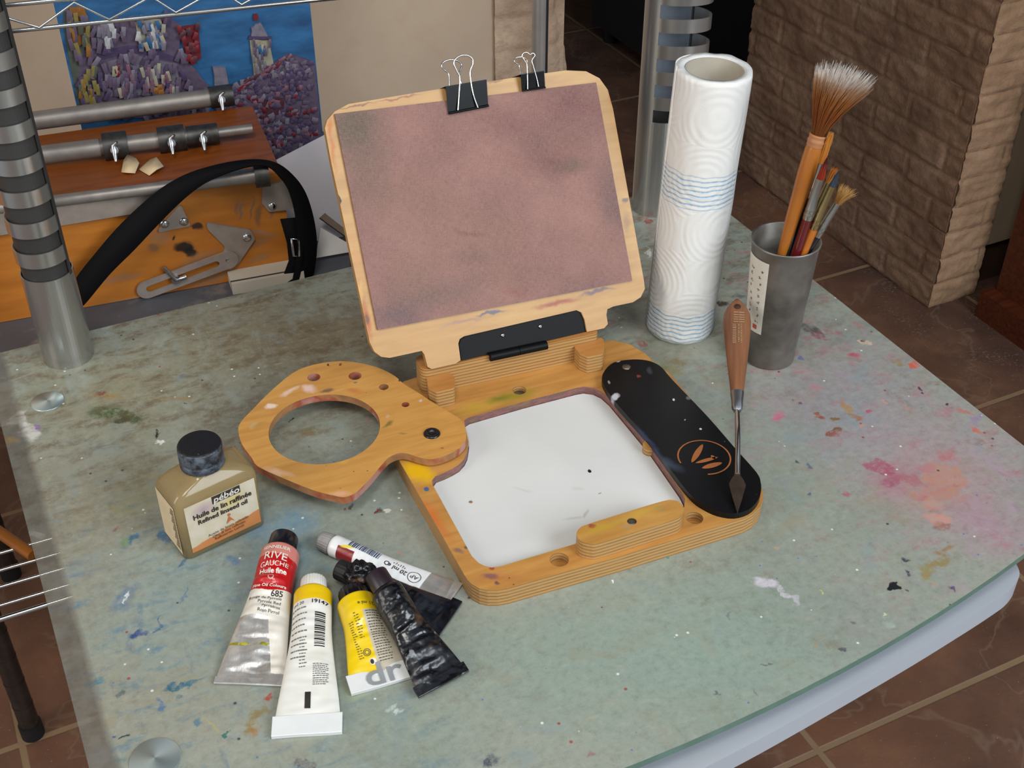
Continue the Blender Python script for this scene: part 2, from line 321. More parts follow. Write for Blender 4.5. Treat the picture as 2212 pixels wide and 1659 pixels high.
sm=[(235,893,62,20,'46552a',.95,.5,.15),(285,900,32,14,'3c4a22',.95,.5,.6),(160,870,45,18,'7f7f70',.5,.5,.0),(262,905,18,9,'2c3524',.9,.4,.3),(60,930,30,22,'c9c6c0',.9,.3,1.0),(35,905,18,18,'cfccc6',.8,.3,0),
 (75,1155,28,9,'c6c2bd',.9,.3,.1),(80,925,10,8,'8a5fb0',.9,.4,0),(25,950,14,7,'c99a33',.9,.3,.5),(275,1165,30,10,'5f8a58',.7,.5,-.3),(290,1160,10,14,'1f5a86',.8,.5,0),(355,1160,20,12,'2a5f8a',.8,.5,1.2),(395,1210,6,16,'2a5078',.7,.4,.2),
 (270,1290,22,40,'3b6390',.55,.7,.2),(300,1370,24,9,'263f7a',.9,.4,.15),(385,1482,36,8,'1e5c74',.9,.4,-.35),(420,1470,26,5,'2c6a80',.7,.5,-.3),(205,1478,24,9,'2d7384',.7,.5,-.15),(255,1500,9,10,'4a5c62',.8,.3,0),(340,1352,34,4,'2d4f7c',.8,.5,-1.0),(400,1285,5,28,'35608a',.6,.5,.1),
 (385,1508,8,10,'2b5f7a',.8,.4,0),(345,1523,10,12,'3c6690',.7,.5,0),(360,1440,50,6,'4c8490',.5,.6,-.15),(275,1290,4,12,'dfe3e6',1,.3,0),(272,1588,9,5,'27404a',.9,.4,-.4),(250,1586,4,4,'5a4a8a',.9,.4,0),
 (430,1560,10,10,'3f6f86',.7,.5,0),(487,1588,8,7,'2f6a5c',.9,.4,.3),(455,1565,5,30,'b3a24a',.55,.6,-.5),(545,1570,16,30,'8a7030',.8,.5,.2),(560,1540,26,16,'7f6a34',.7,.5,.4),(550,1585,14,14,'9a6a30',.7,.4,0),(574,1502,10,14,'a5382a',.9,.4,.3),
 (245,1142,14,6,'8d5a4a',.8,.4,-.5),(340,935,5,14,'1c1c1a',.95,.4,-.2),(345,953,6,6,'e6e3da',.9,.4,0),(600,1200,110,80,'6a93a8',.5,.9,.2),(640,1130,70,50,'5f8db0',.55,.9,.1),(560,1150,40,30,'4f84b4',.45,.9,0),(505,1210,20,12,'3e6c9c',.6,.6,0),
 (290,1075,60,45,'8a8a6c',.35,.4,0),(255,1100,34,10,'8c8455',.6,.5,.4),(330,1030,50,6,'8a825a',.5,.6,0),(230,855,60,5,'9c7a3a',.6,.5,.05),(220,850,10,6,'7a3232',.8,.4,.2),(375,860,70,7,'8f7440',.6,.6,.0),(270,815,40,4,'8a6a40',.5,.6,0),(395,815,24,3,'5a668a',.5,.6,-.4),
 (345,745,16,30,'9aa8a4',.5,.7,.4),(500,700,50,20,'8c9a96',.4,.8,-.2),(640,680,60,14,'9aa49c',.55,.6,-.15),(560,760,40,60,'5c4c34',.35,.9,.3),
 (1445,545,10,5,'7a2620',.9,.4,0),(1400,545,5,12,'d8d5cc',.9,.3,0),(1400,480,16,5,'8a2a20',.9,.4,.1),(1410,700,12,8,'6a5a34',.7,.5,.2),(1385,740,14,5,'93392c',.8,.4,.3),(1375,790,8,5,'b0432e',.8,.4,0),(1390,800,10,6,'55503a',.7,.5,0),(1463,780,26,12,'7c7238',.7,.6,.2),(1450,800,34,12,'82783e',.6,.6,.1),(1565,658,16,7,'2a1c1e',.95,.4,.1),(1600,640,26,5,'4c3a3e',.6,.5,0),
 (1665,800,30,14,'a07a7e',.6,.6,.5),(1752,712,36,9,'4a464c',.85,.4,.55),(1775,727,22,6,'8a4c4c',.7,.5,.4),(1800,718,30,5,'a0606a',.7,.5,.25),(1870,740,15,7,'cbb09c',.9,.3,.3),(1868,738,5,6,'4a3626',.9,.3,0),(1845,768,18,6,'b43c5a',.85,.4,.2),(1850,700,30,6,'a86a5e',.5,.6,.4),(1735,775,6,4,'5a5a9a',.7,.4,0),
 (1940,782,16,9,'8f7a4e',.9,.4,.3),(1973,788,13,8,'c2573c',.9,.4,.2),(1988,843,5,4,'2a262c',.95,.3,0),(2045,877,5,3,'3a2a30',.95,.3,0),(1735,800,40,14,'b08a8c',.4,.7,.5),(1680,900,18,18,'c4567a',.75,.6,.4),(1722,870,8,4,'5a3a5c',.8,.4,.2),(1760,835,20,10,'b4777c',.5,.6,.2),(1725,1000,8,6,'3e4250',.8,.4,0),
 (1830,880,24,8,'a0804e',.85,.4,.9),(1850,900,20,6,'8e6a42',.8,.4,.2),(1770,900,12,7,'8a4e32',.95,.3,.5),(1805,905,10,5,'7c5c38',.9,.3,.2),(1805,935,24,9,'7a4c30',.95,.35,-.25),(1858,922,8,5,'b98a6a',.8,.4,0),(1880,890,7,6,'a53a50',.8,.4,.6),(1915,870,12,5,'c98d86',.6,.5,.4),(1960,880,14,5,'c07a78',.6,.5,.4),(2085,890,7,22,'b8584e',.7,.5,-.4),(2110,930,12,8,'c4574a',.8,.4,0),
 (2110,905,26,8,'8a76a0',.6,.6,-.5),(1900,1010,42,14,'9c4660',.8,.3,.3),(1925,1040,24,16,'94445c',.7,.4,.6),(1960,1035,50,10,'a0606a',.7,.4,.2),(2040,1030,52,30,'b08070',.85,.15,.5),(2020,1065,60,16,'ac7c6c',.8,.2,-.1),(2000,1010,24,14,'a8747a',.7,.4,0),(2050,985,30,14,'b0605a',.6,.6,0),(2015,1090,30,14,'b88a78',.7,.5,.2),(2035,1140,20,10,'8e5c4a',.8,.4,.1),(2025,1122,40,14,'c08a7c',.8,.5,.2),(1830,1065,14,7,'a04a5a',.7,.5,0),(2080,1075,30,8,'a87a74',.6,.5,-.3),
 (2020,1215,12,36,'8a7a4c',.9,.5,.75),(2003,1240,16,18,'8c8052',.9,.4,.3),(2045,1190,22,9,'8e6a44',.8,.5,-.5),(2015,1262,4,12,'a98a74',.7,.4,-.4),(1931,1267,10,8,'14161c',.98,.3,.2),(1960,1212,11,6,'262c44',.95,.4,-.3),(1962,1238,3,9,'34384a',.9,.4,-.4),(1958,1277,9,3,'5c4a48',.9,.4,.2),(2056,1272,6,6,'33356a',.9,.4,0),
 (1657,1258,32,13,'c2bcc4',.95,.35,.25),(1692,1278,28,5,'bdb7bf',.9,.4,.75),(1718,1297,14,9,'b4b2ba',.85,.45,.9),(1672,1183,10,5,'b79272',.7,.5,.7),(1773,1280,4,3,'b8b860',.8,.4,0),(1915,1331,8,5,'b6c29a',.9,.4,.1),(1925,1350,16,9,'9cb2a6',.6,.6,-.3),(1850,1343,6,5,'6a625c',.8,.4,0),(1877,1320,6,3,'6a8a80',.7,.4,.8),
 (1814,1398,9,6,'4c5356',.9,.4,.1),(1766,1395,6,4,'a8805c',.8,.4,0),(1660,1435,14,5,'59565c',.9,.4,-.5),(1548,1500,9,4,'5e6466',.9,.4,.8),(1637,1498,3,12,'7a625a',.8,.4,.1),(1660,1490,20,10,'7f8580',.6,.5,0),(1750,1010,5,8,'3c4a7a',.7,.4,.2),(1747,1068,8,5,'44507a',.8,.4,0),
 (820,1108,12,6,'3a2a26',.9,.4,0),(815,1110,5,5,'7a2030',.95,.3,0),(836,1105,7,5,'c8c4bc',.9,.3,.3),(762,1095,10,6,'4a3c34',.8,.4,0),(745,1103,5,4,'7c3a34',.8,.4,0),(825,870,6,4,'2c2c28',.8,.4,0),(675,932,30,10,'74683a',.6,.6,-.2),(665,940,12,9,'8a6c4c',.6,.5,0),(790,905,8,6,'a88a88',.7,.4,0),(630,907,3,4,'201c1a',.95,.3,0),
 (860,1195,6,3,'b87a6a',.8,.4,.3),(700,1230,20,16,'7ba0ac',.4,.7,0),(850,1530,14,10,'b8c6bc',.8,.5,0),(868,1540,10,8,'c8d0c8',.7,.5,0),(770,1490,40,30,'9fa878',.5,.8,0),(1065,1640,24,14,'4a525a',.8,.5,.2),(1055,1650,10,12,'39404c',.8,.5,0),(655,1655,30,14,'5a4c4c',.8,.25,0),(1275,1635,10,8,'8c5a60',.6,.5,0),
 (1325,1258,5,4,'dfe6e2',.9,.3,0),(1315,1240,8,5,'c4cfcb',.6,.5,0),(1440,1200,8,4,'33807c',.8,.4,.4),(1410,1208,6,4,'a8803c',.8,.4,0),(1385,1212,6,5,'b05060',.7,.4,0),(1190,1290,40,6,'7d8a82',.5,.6,-.4),(1465,1350,6,4,'8d8a80',.6,.4,0),(1580,1330,5,4,'5a6266',.5,.4,0)]

BIG=[dblob(x_,y_,rx,ry,c_,st,so) for x_,y_,rx,ry,c_,st,so in big]; SM=[dblob(x_,y_,rx,ry,c_,st,so,ro) for x_,y_,rx,ry,c_,st,so,ro in sm]
def hits(e,r,mg):
    R_=max(e[2],e[3])+mg; return r[0]-R_<e[0]<r[2]+R_ and r[1]-R_<e[1]<r[3]+R_
def glassmat(r,name):
    m=N(name); V2=m.vm('MULTIPLY',m.obj,(1,1,0)); wv=m.wobble(.009,95,V2,5); nb=m.mr(m.noise(150,V2,detail=5,rough=.8),.38,.54,.32,1); wl=m.wobble(.022,16,V2,4)
    base=m.ramp(m.noise(6,V2,detail=4),[(.3,L('7d857a')),(.5,L('8b9186')),(.7,L('95978a'))])
    for e in BIG:
        if hits(e,r,.02): base=m.blob(base,wl,*e)
    n5=m.noise(45,V2,detail=6,rough=.75); n6=m.noise(9,V2,detail=3)
    base=m.mix(m.math('MULTIPLY',m.mr(n5,.52,.72,0,.55),m.mr(n6,.42,.62,0,1)),base,L('6b5b41'))
    n7=m.noise(150,V2,detail=4,rough=.8); base=m.mix(m.mr(n7,.5,.72,0,.35),base,L('5c5a4c')); base=m.mix(m.mr(n7,.47,.3,0,.3),base,L('a8aca0')); n8=m.noise(22,V2,detail=5,dist=1.2); base=m.mix(m.mr(n8,.55,.75,0,.4),base,L('8f8266')); base=m.mix(m.mr(n8,.42,.28,0,.4),base,L('7b8f94'))
    sv=m.mapv((0,0,0),(0,0,.5),(8,45,1),V2); base=m.mix(m.mr(m.noise(6,sv,detail=4),.60,.74,0,.3),base,L('a9a58e'))
    for e in SM:
        if hits(e,r,.005): base=m.blob(base,wv,*e,mul=nb if max(e[2],e[3])>.0035 else None)
    gx,gy,gz=m.xyz(); 
    def smear(base,rot,st,th0,c_,stv,reg):
        v_=m.mapv((0,0,0),(0,0,rot),st,V2); f=m.mr(m.noise(5,v_,detail=6,rough=.7,dist=.4),th0,th0+.14,0,stv); return m.mix(m.math('MULTIPLY',m.math('MULTIPLY',f,reg),nb),base,L(c_))
    rl=m.math('MULTIPLY',m.mr(gx,.02,.26,1,0),m.mr(gy,.62,.78,1,0)); ru=m.mr(gy,.58,.80,0,1); rr=m.mr(gx,.38,.58,0,1)
    if r[0]<.26 and r[1]<.78: base=smear(base,.9,(5,16,1),.53,'46748c',.7,rl); base=smear(base,-.5,(14,4,1),.58,'3c6480',.6,rl)
    if r[3]>.58: base=smear(base,.3,(6,14,1),.47,'66563e',.75,ru); base=smear(base,1.2,(10,5,1),.54,'98a09a',.5,ru)
    if r[2]>.38: base=smear(base,.9,(7,15,1),.54,'a8606e',.6,rr); base=smear(base,2.0,(12,6,1),.56,'a88c9c',.7,rr); base=smear(base,.2,(9,16,1),.60,'7a5a44',.7,rr)
    for sc,th,c_ in ((90,.07,'d9ddd6'),(70,.06,'2c2f33'),(60,.055,'8f3b34'),(80,.05,'4c6fa0')):
        vv=m.mapv((sc*.37,sc*.11,0),(0,0,sc),(1,1,1),V2); d=m.voro(sc,vv); keep=m.math('GREATER_THAN',m.noise(sc*.22,vv,detail=1),.56)
        base=m.mix(m.math('MULTIPLY',m.mr(d,th,th*1.4,.8,0),keep),base,L(c_))
    al=1
    if r[0]<.01:
        x,y,z=m.xyz(); left=m.mr(m.math('ADD',x,m.math('MULTIPLY',m.noise(40,V2),.004)),-.011,-.006,1,0)
        base=m.mix(m.math('MULTIPLY',left,.6),base,m.mix(m.mr(n5,.4,.6),L('5c5650'),L('86827a'))); al=m.math('SUBTRACT',1,m.math('MULTIPLY',left,.45))
    m.set(col=base,rough=m.mr(n5,.3,.7,.33,.5),spec=.45,alpha=al)
    m.bump(m.math('ADD',n5,m.math('MULTIPLY',m.noise(18,V2),.5)),.12,.0006); return m.mat
CELLS=[]
def split(r,dep=0):
    k_=sum(hits(e,r,.005) for e in SM)+sum(hits(e,r,.02) for e in BIG)
    if k_<=LIMIT or dep>7: CELLS.append(r); return
    if r[2]-r[0]>r[3]-r[1]: x=(r[0]+r[2])/2; split((r[0],r[1],x,r[3]),dep+1); split((x,r[1],r[2],r[3]),dep+1)
    else: y=(r[1]+r[3])/2; split((r[0],r[1],r[2],y),dep+1); split((r[0],y,r[2],r[3]),dep+1)
LIMIT=22
split((-.03,.34,.665,.945))
M_cells=[glassmat(r,'painted_frosted_glass') for r in CELLS]
def clipp(P,ax_,val,keep_gt):
    out=[]
    for i in range(len(P)):
        a,b_=P[i-1],P[i]; ia=(a[ax_]>val)==keep_gt; ib=(b_[ax_]>val)==keep_gt
        if ia!=ib: t=(val-a[ax_])/(b_[ax_]-a[ax_]); out.append((a[0]+(b_[0]-a[0])*t,a[1]+(b_[1]-a[1])*t))
        if ib: out.append(b_)
    return out
M_edge=plain('glass_edge_green','5f7d70',.25,var=.1,spec=.6)
M_tray=plain('tray_plastic','a9adb4',.35,var=.03,scale=10,spec=.5)
M_steel=plain('brushed_steel','b4b6ba',.32,1,var=.05,scale=20)
M_chrome=plain('chrome_wire','c9c9c9',.2,1,var=.03)
M_rubber=plain('black_rubber','17171a',.6,var=.1)
desk=thing('glass_desk','paint-stained frosted glass desk carrying the sketch box, tubes and paper roll','desk',ground((.25,.75,FZ),26))
bow=[]
for i in range(25):
    a=-.025+.684*i/24; bow.append((a,.3615+.37*(a-.29)**2))
outl=bow+[(.659,.938),(-.025,.938)]
outl=rounded([outl[0]],0)+outl[1:]
b=MB(); prism(b,[outl],GB,GT-.0003,0,1) 
for i_,r in enumerate(CELLS):
    q=clipp(clipp(clipp(clipp(outl,0,r[0],True),0,r[2],False),1,r[1],True),1,r[3],False)
    if len(q)>2: b.add([(p[0],p[1],GT) for p in q],[list(range(len(q)))],2+i_)
M_clear=plain('clear_glass_underside','6c7a74',.2,var=.05,alpha=.12)
b.build('glass_top',[M_clear,M_edge]+M_cells,desk,RF)
tr=[(.0,.380),(.1,.367)]+spline([RF.px(*p,-.038)+(0,) for p in ((1400,1748),(1577,1659),(1733,1573),(1948,1448),(2062,1378),(2138,1329),(2176,1300),(2192,1270),(2180,1240))],5,False)
tr=[(q[0],q[1]) for q in tr]; tr=tr+[(tr[-1][0],.60),(0,.60)]
b=MB(); prism(b,[tr],-.040,-.024); tag(b.build('keyboard_tray',M_tray,desk,RF,bevel=.006,seg=3),'pale grey pull-out tray')
for (a,d) in ((.12,.62),(.50,.62),(.12,.86),(.50,.86)):
    b=MB(); tube(b,[(a,d,FZ),(a,d,-.0085)],.016,16); b.build('leg',M_steel,desk,RF)
M_disc=N('standoff_metal'); 
gx,gy,gz=M_disc.xyz(); ang=M_disc.math('ARCTAN2',gy,gx)
M_disc.set(col=M_disc.mix(M_disc.mr(M_disc.math('SINE',M_disc.math('MULTIPLY',ang,2)),-1,1,0,1),L('8f9b9a'),L('c9d6d3')),metal=.65,rough=.32); M_disc=M_disc.mat
for (x_,y_,r) in ((335,1640,.0145),(103,868,.0125)):
    p=at(x_,y_,0); b=MB(); lathe(b,[(r,0),(r,.0006),(r*.97,.0009),(0,.0016)],48); b.build('standoff_disc',M_disc,desk,ground(p,10))

# ================================================================ paint sketch box
GH=22.8
BF=ground(at(1003,1250,0),GH)
def wood(name,c_lo,c_hi,stain=None,layers=True,extra=()):
    m=N(name); v=m.mapv((0,0,0),(0,0,0),(3,22,22)); g=m.noise(6,v,detail=4,dist=.5); big=m.noise(14)
    col=m.mix(m.mr(g,.3,.7),L(c_lo),L(c_hi)); col=m.mix(m.mr(big,.55,.8,0,.35),col,L(c_lo))
    wv=m.wobble(.004,90,None,3)
    for e in extra: col=m.blob(col,wv,*e)
    sp=m.mr(m.voro(120),.05,.09,.8,0); k=m.math('GREATER_THAN',m.noise(25),.60); col=m.mix(m.math('MULTIPLY',sp,k),col,L('4a3326'))
    if layers:
        geo=m.n.new('ShaderNodeNewGeometry'); tr=m.n.new('ShaderNodeVectorTransform'); tr.vector_type='NORMAL'; tr.convert_from='WORLD'; tr.convert_to='OBJECT'
        m.ln(geo.outputs['True Normal'],tr.inputs[0]); nz=m.math('ABSOLUTE',m.xyz(tr.outputs[0])[2]); side=m.mr(nz,.25,.5,1,0)
        x,y,z=m.xyz(); zz=m.math('ADD',z,m.math('MULTIPLY',m.noise(30),.0006)); f=m.math('SINE',m.math('MULTIPLY',zz,2*PI/.0028))
        lay=m.mix(m.mr(f,-.2,.9,0,1),L('b58a54'),L('83603a')); lay=m.mix(m.mr(m.noise(60,m.mapv((0,0,0),(0,0,0),(1,1,30))),.4,.7,0,.4),lay,L('c09860'))
        col=m.mix(side,col,lay)
    m.set(col=col,rough=.42,spec=.4); m.bump(g,.08,.0003); return m
def bl(fr,x,y,rx,ry,c,st=1,soft=.6,rot=0,h=0):
    u,v=fr.px(x,y,h); u1,v1=fr.px(x+rx*math.cos(rot),y+rx*math.sin(rot),h); u2,v2=fr.px(x-ry*math.sin(rot),y+ry*math.cos(rot),h)
    return (u,v,math.hypot(u1-u,v1-v),math.hypot(u2-u,v2-v),math.atan2(v1-v,u1-u),c,st,soft)
ZT=.0145
ex=[bl(BF,*e,h=ZT) for e in [(905,1020,50,26,'d9a808',.95,.6,.5),(935,1115,20,55,'c4622a',.75,.9,-.4),(960,1150,16,40,'b86a35',.5,.9,-.4),(922,1057,8,5,'2c5c86',.95,.3),(990,1190,14,8,'5b4a56',.6,.6,.3),(1010,1180,8,5,'4a3a50',.8,.5),
 (1150,1195,90,14,'a58a22',.75,.8,-.27),(1080,1250,60,14,'a8673a',.6,.8),(1060,1245,22,9,'6b4a58',.7,.6),(1072,1262,8,5,'3c2c4c',.7,.5),(1110,855,70,16,'847c22',.8,.8,-.25),(1075,862,30,8,'5a6a24',.6,.7,-.3),(1030,880,60,16,'b0962a',.6,.9,-.3),
 (1160,1190,50,3,'9c2c26',.8,.5,-.27),(1062,1226,10,5,'9a2a2a',.8,.5),(1270,845,30,8,'8c4a4c',.8,.7,-.2),(1310,858,24,7,'8c4a4c',.6,.7,.7),(1180,862,50,4,'7a3a40',.7,.6,-.25),(1340,900,6,50,'7a4640',.6,.7,-.65),(1430,1010,6,60,'6b4038',.6,.7,-.65),(1450,800,30,10,'c89a58',.4,.9)]]
M_wood=wood('varnished_plywood','a87338','c08c4a',extra=ex).mat
box_thing=thing('pochade_box','open plywood painting box with hinged lid and swing-out cup arm on the desk','painting box',BF)
out_px=[(1003,1242),(1010,1253),(1019,1262),(1035,1271),(1053,1275),(1075,1275),(1097,1271),(1340,1202),(1583,1127),(1608,1119),(1628,1108),(1642,1093),(1649,1074),(1646,1056),(1630,1030),(1590,980),(1450,810),(1409,779),(1394,764),(1361,744),(1323,735),(1290,738),(1100,778),(925,815),(900,815),(872,824),(850,845),(838,880),(840,930),(850,970),(864,998),(930,1113)]
base_out=BF.pxs(out_px,ZT)
op_px=[(1004,918),(1003,908),(1012,902),(1130,868),(1245,838),(1262,835),(1283,838),(1300,846),(1318,862),(1405,966),(1472,1062),(1480,1078),(1478,1095),(1462,1108),(1242,1175),(1082,1223),(1062,1226),(1046,1222),(1034,1216),(1019,1201),(934,1046),(933,1038),(940,1029),(956,1023),(975,1014),(990,1005),(1002,992),(1008,979),(1012,953)]
opening=BF.pxs(op_px,ZT)
def hole(fr,x,y,rpx,h,n=28):
    u,v=fr.px(x,y,h); r=rpx/ppm(fr.w(u,v,h)); return circ(u,v,r,n)
h1=hole(BF,1208,1209,21,ZT); h2=hole(BF,1500,1119,19,ZT); h3=hole(BF,1122,843,15,ZT)
b=MB(); prism(b,[base_out],0,.0065); b.build('base_board',M_wood,box_thing,BF)
b=MB(); prism(b,[base_out,opening,h1,h2,h3],.0065,ZT)
k_=len(b.m)-len(opening)-len(h1)-len(h2)-len(h3)
for i_ in range(k_,k_+len(opening)): b.m[i_]=1
m=N('smeared_inner_edge'); n1=m.noise(60,m.mapv((0,0,0),(0,0,0),(1,1,3)),detail=3); m.set(col=m.ramp(n1,[(.3,L('7c6046')),(.45,L('6a4a48')),(.55,L('8a5a50')),(.65,L('5c4650')),(.75,L('94703f'))]),rough=.45)
b.build('tray_rim',[M_wood,m.mat],box_thing,BF,bevel=.0006)
cen=Vector((sum(p[0] for p in opening)/len(opening),sum(p[1] for p in opening)/len(opening)))
plate=[tuple(cen+(Vector(p)-cen)*.992) for p in opening]
m=N('white_palette'); wv=m.wobble(.004,60); col=m.ramp(m.noise(12,detail=3),[(.3,L('c9c9c6')),(.7,L('d3d3d0'))])
for e in [(1272,1021,4,4,'151515',1,.3),(1018,1083,6,4,'8a5a20',.9,.4),(1296,1067,4,2,'7a6a60',.7,.5),(1240,1120,34,4,'a9a8a0',.5,.8,-.2),(1265,1110,4,14,'9a9990',.5,.6,.3),(1130,1060,30,3,'bdbdb6',.6,.8,.2),(1250,1055,20,6,'bdb9b0',.5,.8,0)]: col=m.blob(col,wv,*bl(BF,*e,h=.008))
m.set(col=col,rough=.28,spec=.45,sub=0); M_white=m.mat
b=MB(); prism(b,[plate],.0065,.0082); tag(b.build('palette_plate',M_white,box_thing,BF,bevel=.0004),'white palette surface set into the wooden rim')
M_metal_dk=plain('magnet_steel','8c8a84',.35,.9,var=.15,scale=300)
M_black=plain('black_enamel','15151a',.28,var=.2,spec=.5)
for h in (h3,):
    cx=sum(p[0] for p in h)/len(h); cy=sum(p[1] for p in h)/len(h); b=MB(); lathe(b,[(.0062,.0065),(.0062,.0095),(.005,.0105),(0,.0108)],28,c=(cx,cy)); b.build('magnet',M_metal_dk,box_thing,BF)
# front block
FB=[(1245,1153),(1253,1140),(1271,1132),(1350,1107),(1430,1083),(1454,1080),(1470,1087),(1477,1100),(1472,1114),(1453,1124),(1380,1147),(1297,1173),(1275,1175),(1253,1168)]
ZB=.0285
ex=[bl(BF,*e,h=ZB) for e in [(1277,1136,12,6,'8c2c30',.9,.5),(1300,1140,60,14,'b0902a',.7,.8,-.27),(1355,1136,9,5,'8f8a78',.6,.6),(1425,1100,16,7,'8c7c4c',.5,.6),(1380,1110,60,14,'c19c3c',.6,.9,-.3)]]
M_block=wood('block_plywood','a87838','bd8c4a',extra=ex).mat
blk=FB; bu=spline(BF.pxs(blk,ZB),3); fr=[(1272,1136)]
b=MB(); mh=hole(BF,1365,1126,10.5,ZB)
prism(b,[bu,mh],ZT,ZB); fb=b.build('front_catch_block',M_block,box_thing,BF,bevel=.0007)
cx=sum(p[0] for p in mh)/28; cy=sum(p[1] for p in mh)/28
b=MB(); lathe(b,[(.0041,ZT),(.0041,ZB-.0006),(0,ZB-.0006)],28,c=(cx,cy)); b.build('magnet',M_metal_dk,fb,BF)
# hinge block
ZH=.038
p0=BF.px(916,800,ZH); p1=BF.px(1293,719,ZH)
e=Vector((p1[0]-p0[0],p1[1]-p0[1])).normalized(); nrm=Vector((-e.y,e.x)); P0=Vector(p0);P1=Vector(p1)
hb=[tuple(P0-e*.002),tuple(P1),tuple(P1+nrm*.02),tuple(P0+nrm*.02-e*.002)]
b=MB(); prism(b,[rounded(hb,[.006,.003,.003,.006])],ZT,ZH); M_hb=wood('hinge_block_plywood','a06a34','b57c42').mat
hbk=b.build('hinge_block',M_hb,box_thing,BF,bevel=.0008)
ZL=.0305
for tp in ([(921,812),(969,803),(982,815),(982,838),(943,847),(925,838)],[(1240,748),(1256,736),(1302,728),(1306,744),(1303,764),(1270,771),(1252,763)]):
    q=[Vector(p) for p in BF.pxs(tp,ZL)]; poly=[tuple(p) for p in q]
    b=MB(); prism(b,[rounded(poly,.003)],ZT,ZL); b.build('block_foot',M_hb,hbk,BF,bevel=.0007)
# black sliding cover
CV=[(1300,817),(1308,798),(1326,783),(1357,777),(1388,777),(1412,783),(1431,795),(1452,820),(1526,897),(1587,967),(1634,1020),(1643,1041),(1644,1060),(1637,1081),(1618,1100),(1587,1109),(1551,1104),(1520,1090),(1495,1072),(1464,1035),(1403,952),(1335,875),(1308,838)]
ZC=.0195
m=N('black_cover_lacquer'); wv=m.wobble(.002,150); col=m.ramp(m.noise(20),[(.3,L('08090c')),(.7,L('0f1013'))])
for e in [(1329,857,9,10,'b9bcc2',.9,.5,.3),(1334,780,6,4,'a0a0a0',.8,.5),(1380,813,5,4,'7c3030',.9,.4),(1315,826,4,4,'8c8c8c',.8,.4),(1403,800,8,10,'3a3c44',.7,.6),(1454,863,3,3,'d0d0d0',.9,.3),(1513,926,3,3,'d0d0d0',.9,.3),(1480,907,2,2,'b0b0b0',.9,.3),(1400,950,60,6,'33406a',.5,.8,.85),(1440,1000,14,40,'4a5568',.5,.9,-.7),(1487,860,6,5,'6c747c',.7,.5)]: col=m.blob(col,wv,*bl(BF,*e,h=ZC))
sp=m.mr(m.voro(160),.04,.07,.7,0); col=m.mix(m.math('MULTIPLY',sp,m.math('GREATER_THAN',m.noise(40),.6)),col,L('8a8c92'))
m.set(col=col,rough=.34,spec=.22); m.bump(m.noise(400),.08,.0003); M_cover=m.mat
b=MB(); prism(b,[spline(BF.pxs(CV,ZC),3)],ZT,ZC); cover=b.build('brush_tray_cover',M_cover,box_thing,BF,bevel=.0012,seg=3); tag(cover,'black cover with a round copper-coloured emblem')
M_copper=plain('engraved_copper','9a5a2c',.5,var=.1)
b=MB()
def cpx(x,y): u,v=BF.px(x,y,ZC); return (u,v,ZC+.0003)
ring=[]
cx_,cy_=1521,988
import math as _m
# ring, broken at its lower left
ru,rv=BF.px(cx_,cy_,ZC); rr=.0195*1.0
rr=58/ppm(BF.w(ru,rv,ZC))
a0,a1=math.radians(-112),math.radians(178)
n_=60; vs=[]
for i in range(n_+1):
    a=a0+(a1-a0)*i/n_+math.radians(0); 
    for r_ in (rr,rr*.94): vs.append((ru+r_*math.cos(a),rv+r_*math.sin(a),ZC+.0003))
b.add(vs,[[2*i,2*i+1,2*i+3,2*i+2] for i in range(n_)])
def leaf(x0,y0,x1,y1,wpx):
    A=Vector(cpx(x0,y0)); B=Vector(cpx(x1,y1)); d=B-A; pn=Vector((-d.y,d.x,0)).normalized(); wm=wpx/ppm(BF.w(A.x,A.y,ZC))
    up=[A+d*t+pn*wm*math.sin(PI*t)**.6 for t in [i/12 for i in range(13)]]; dn=[A+d*t-pn*wm*math.sin(PI*t)**.6 for t in [i/12 for i in range(13)]]
    vs=up+dn; b.add(vs,[[i,i+1,i+14,i+13] for i in range(12)])
leaf(1494,1000,1518,960,6.5); leaf(1502,1001,1551,988,5); leaf(1516,1012,1560,1000,7); leaf(1536,984,1545,992,4)
b.build('emblem',M_copper,cover,BF)
u,v=BF.px(1353,793,ZC); b=MB(); lathe(b,[(.0033,ZC-.002),(.0033,ZC+.0004),(0,ZC+.0005)],24,c=(u,v)); b.build('rivet',plain('rivet_bronze','7c6a62',.4,.7),cover,BF)
u,v=BF.px(1402,960,ZT); b=MB(); prism(b,[circ(u+.0005,v-.001,.0055,24)],.0085,ZT+.0006); b.build('finger_stop',M_block,box_thing,BF)
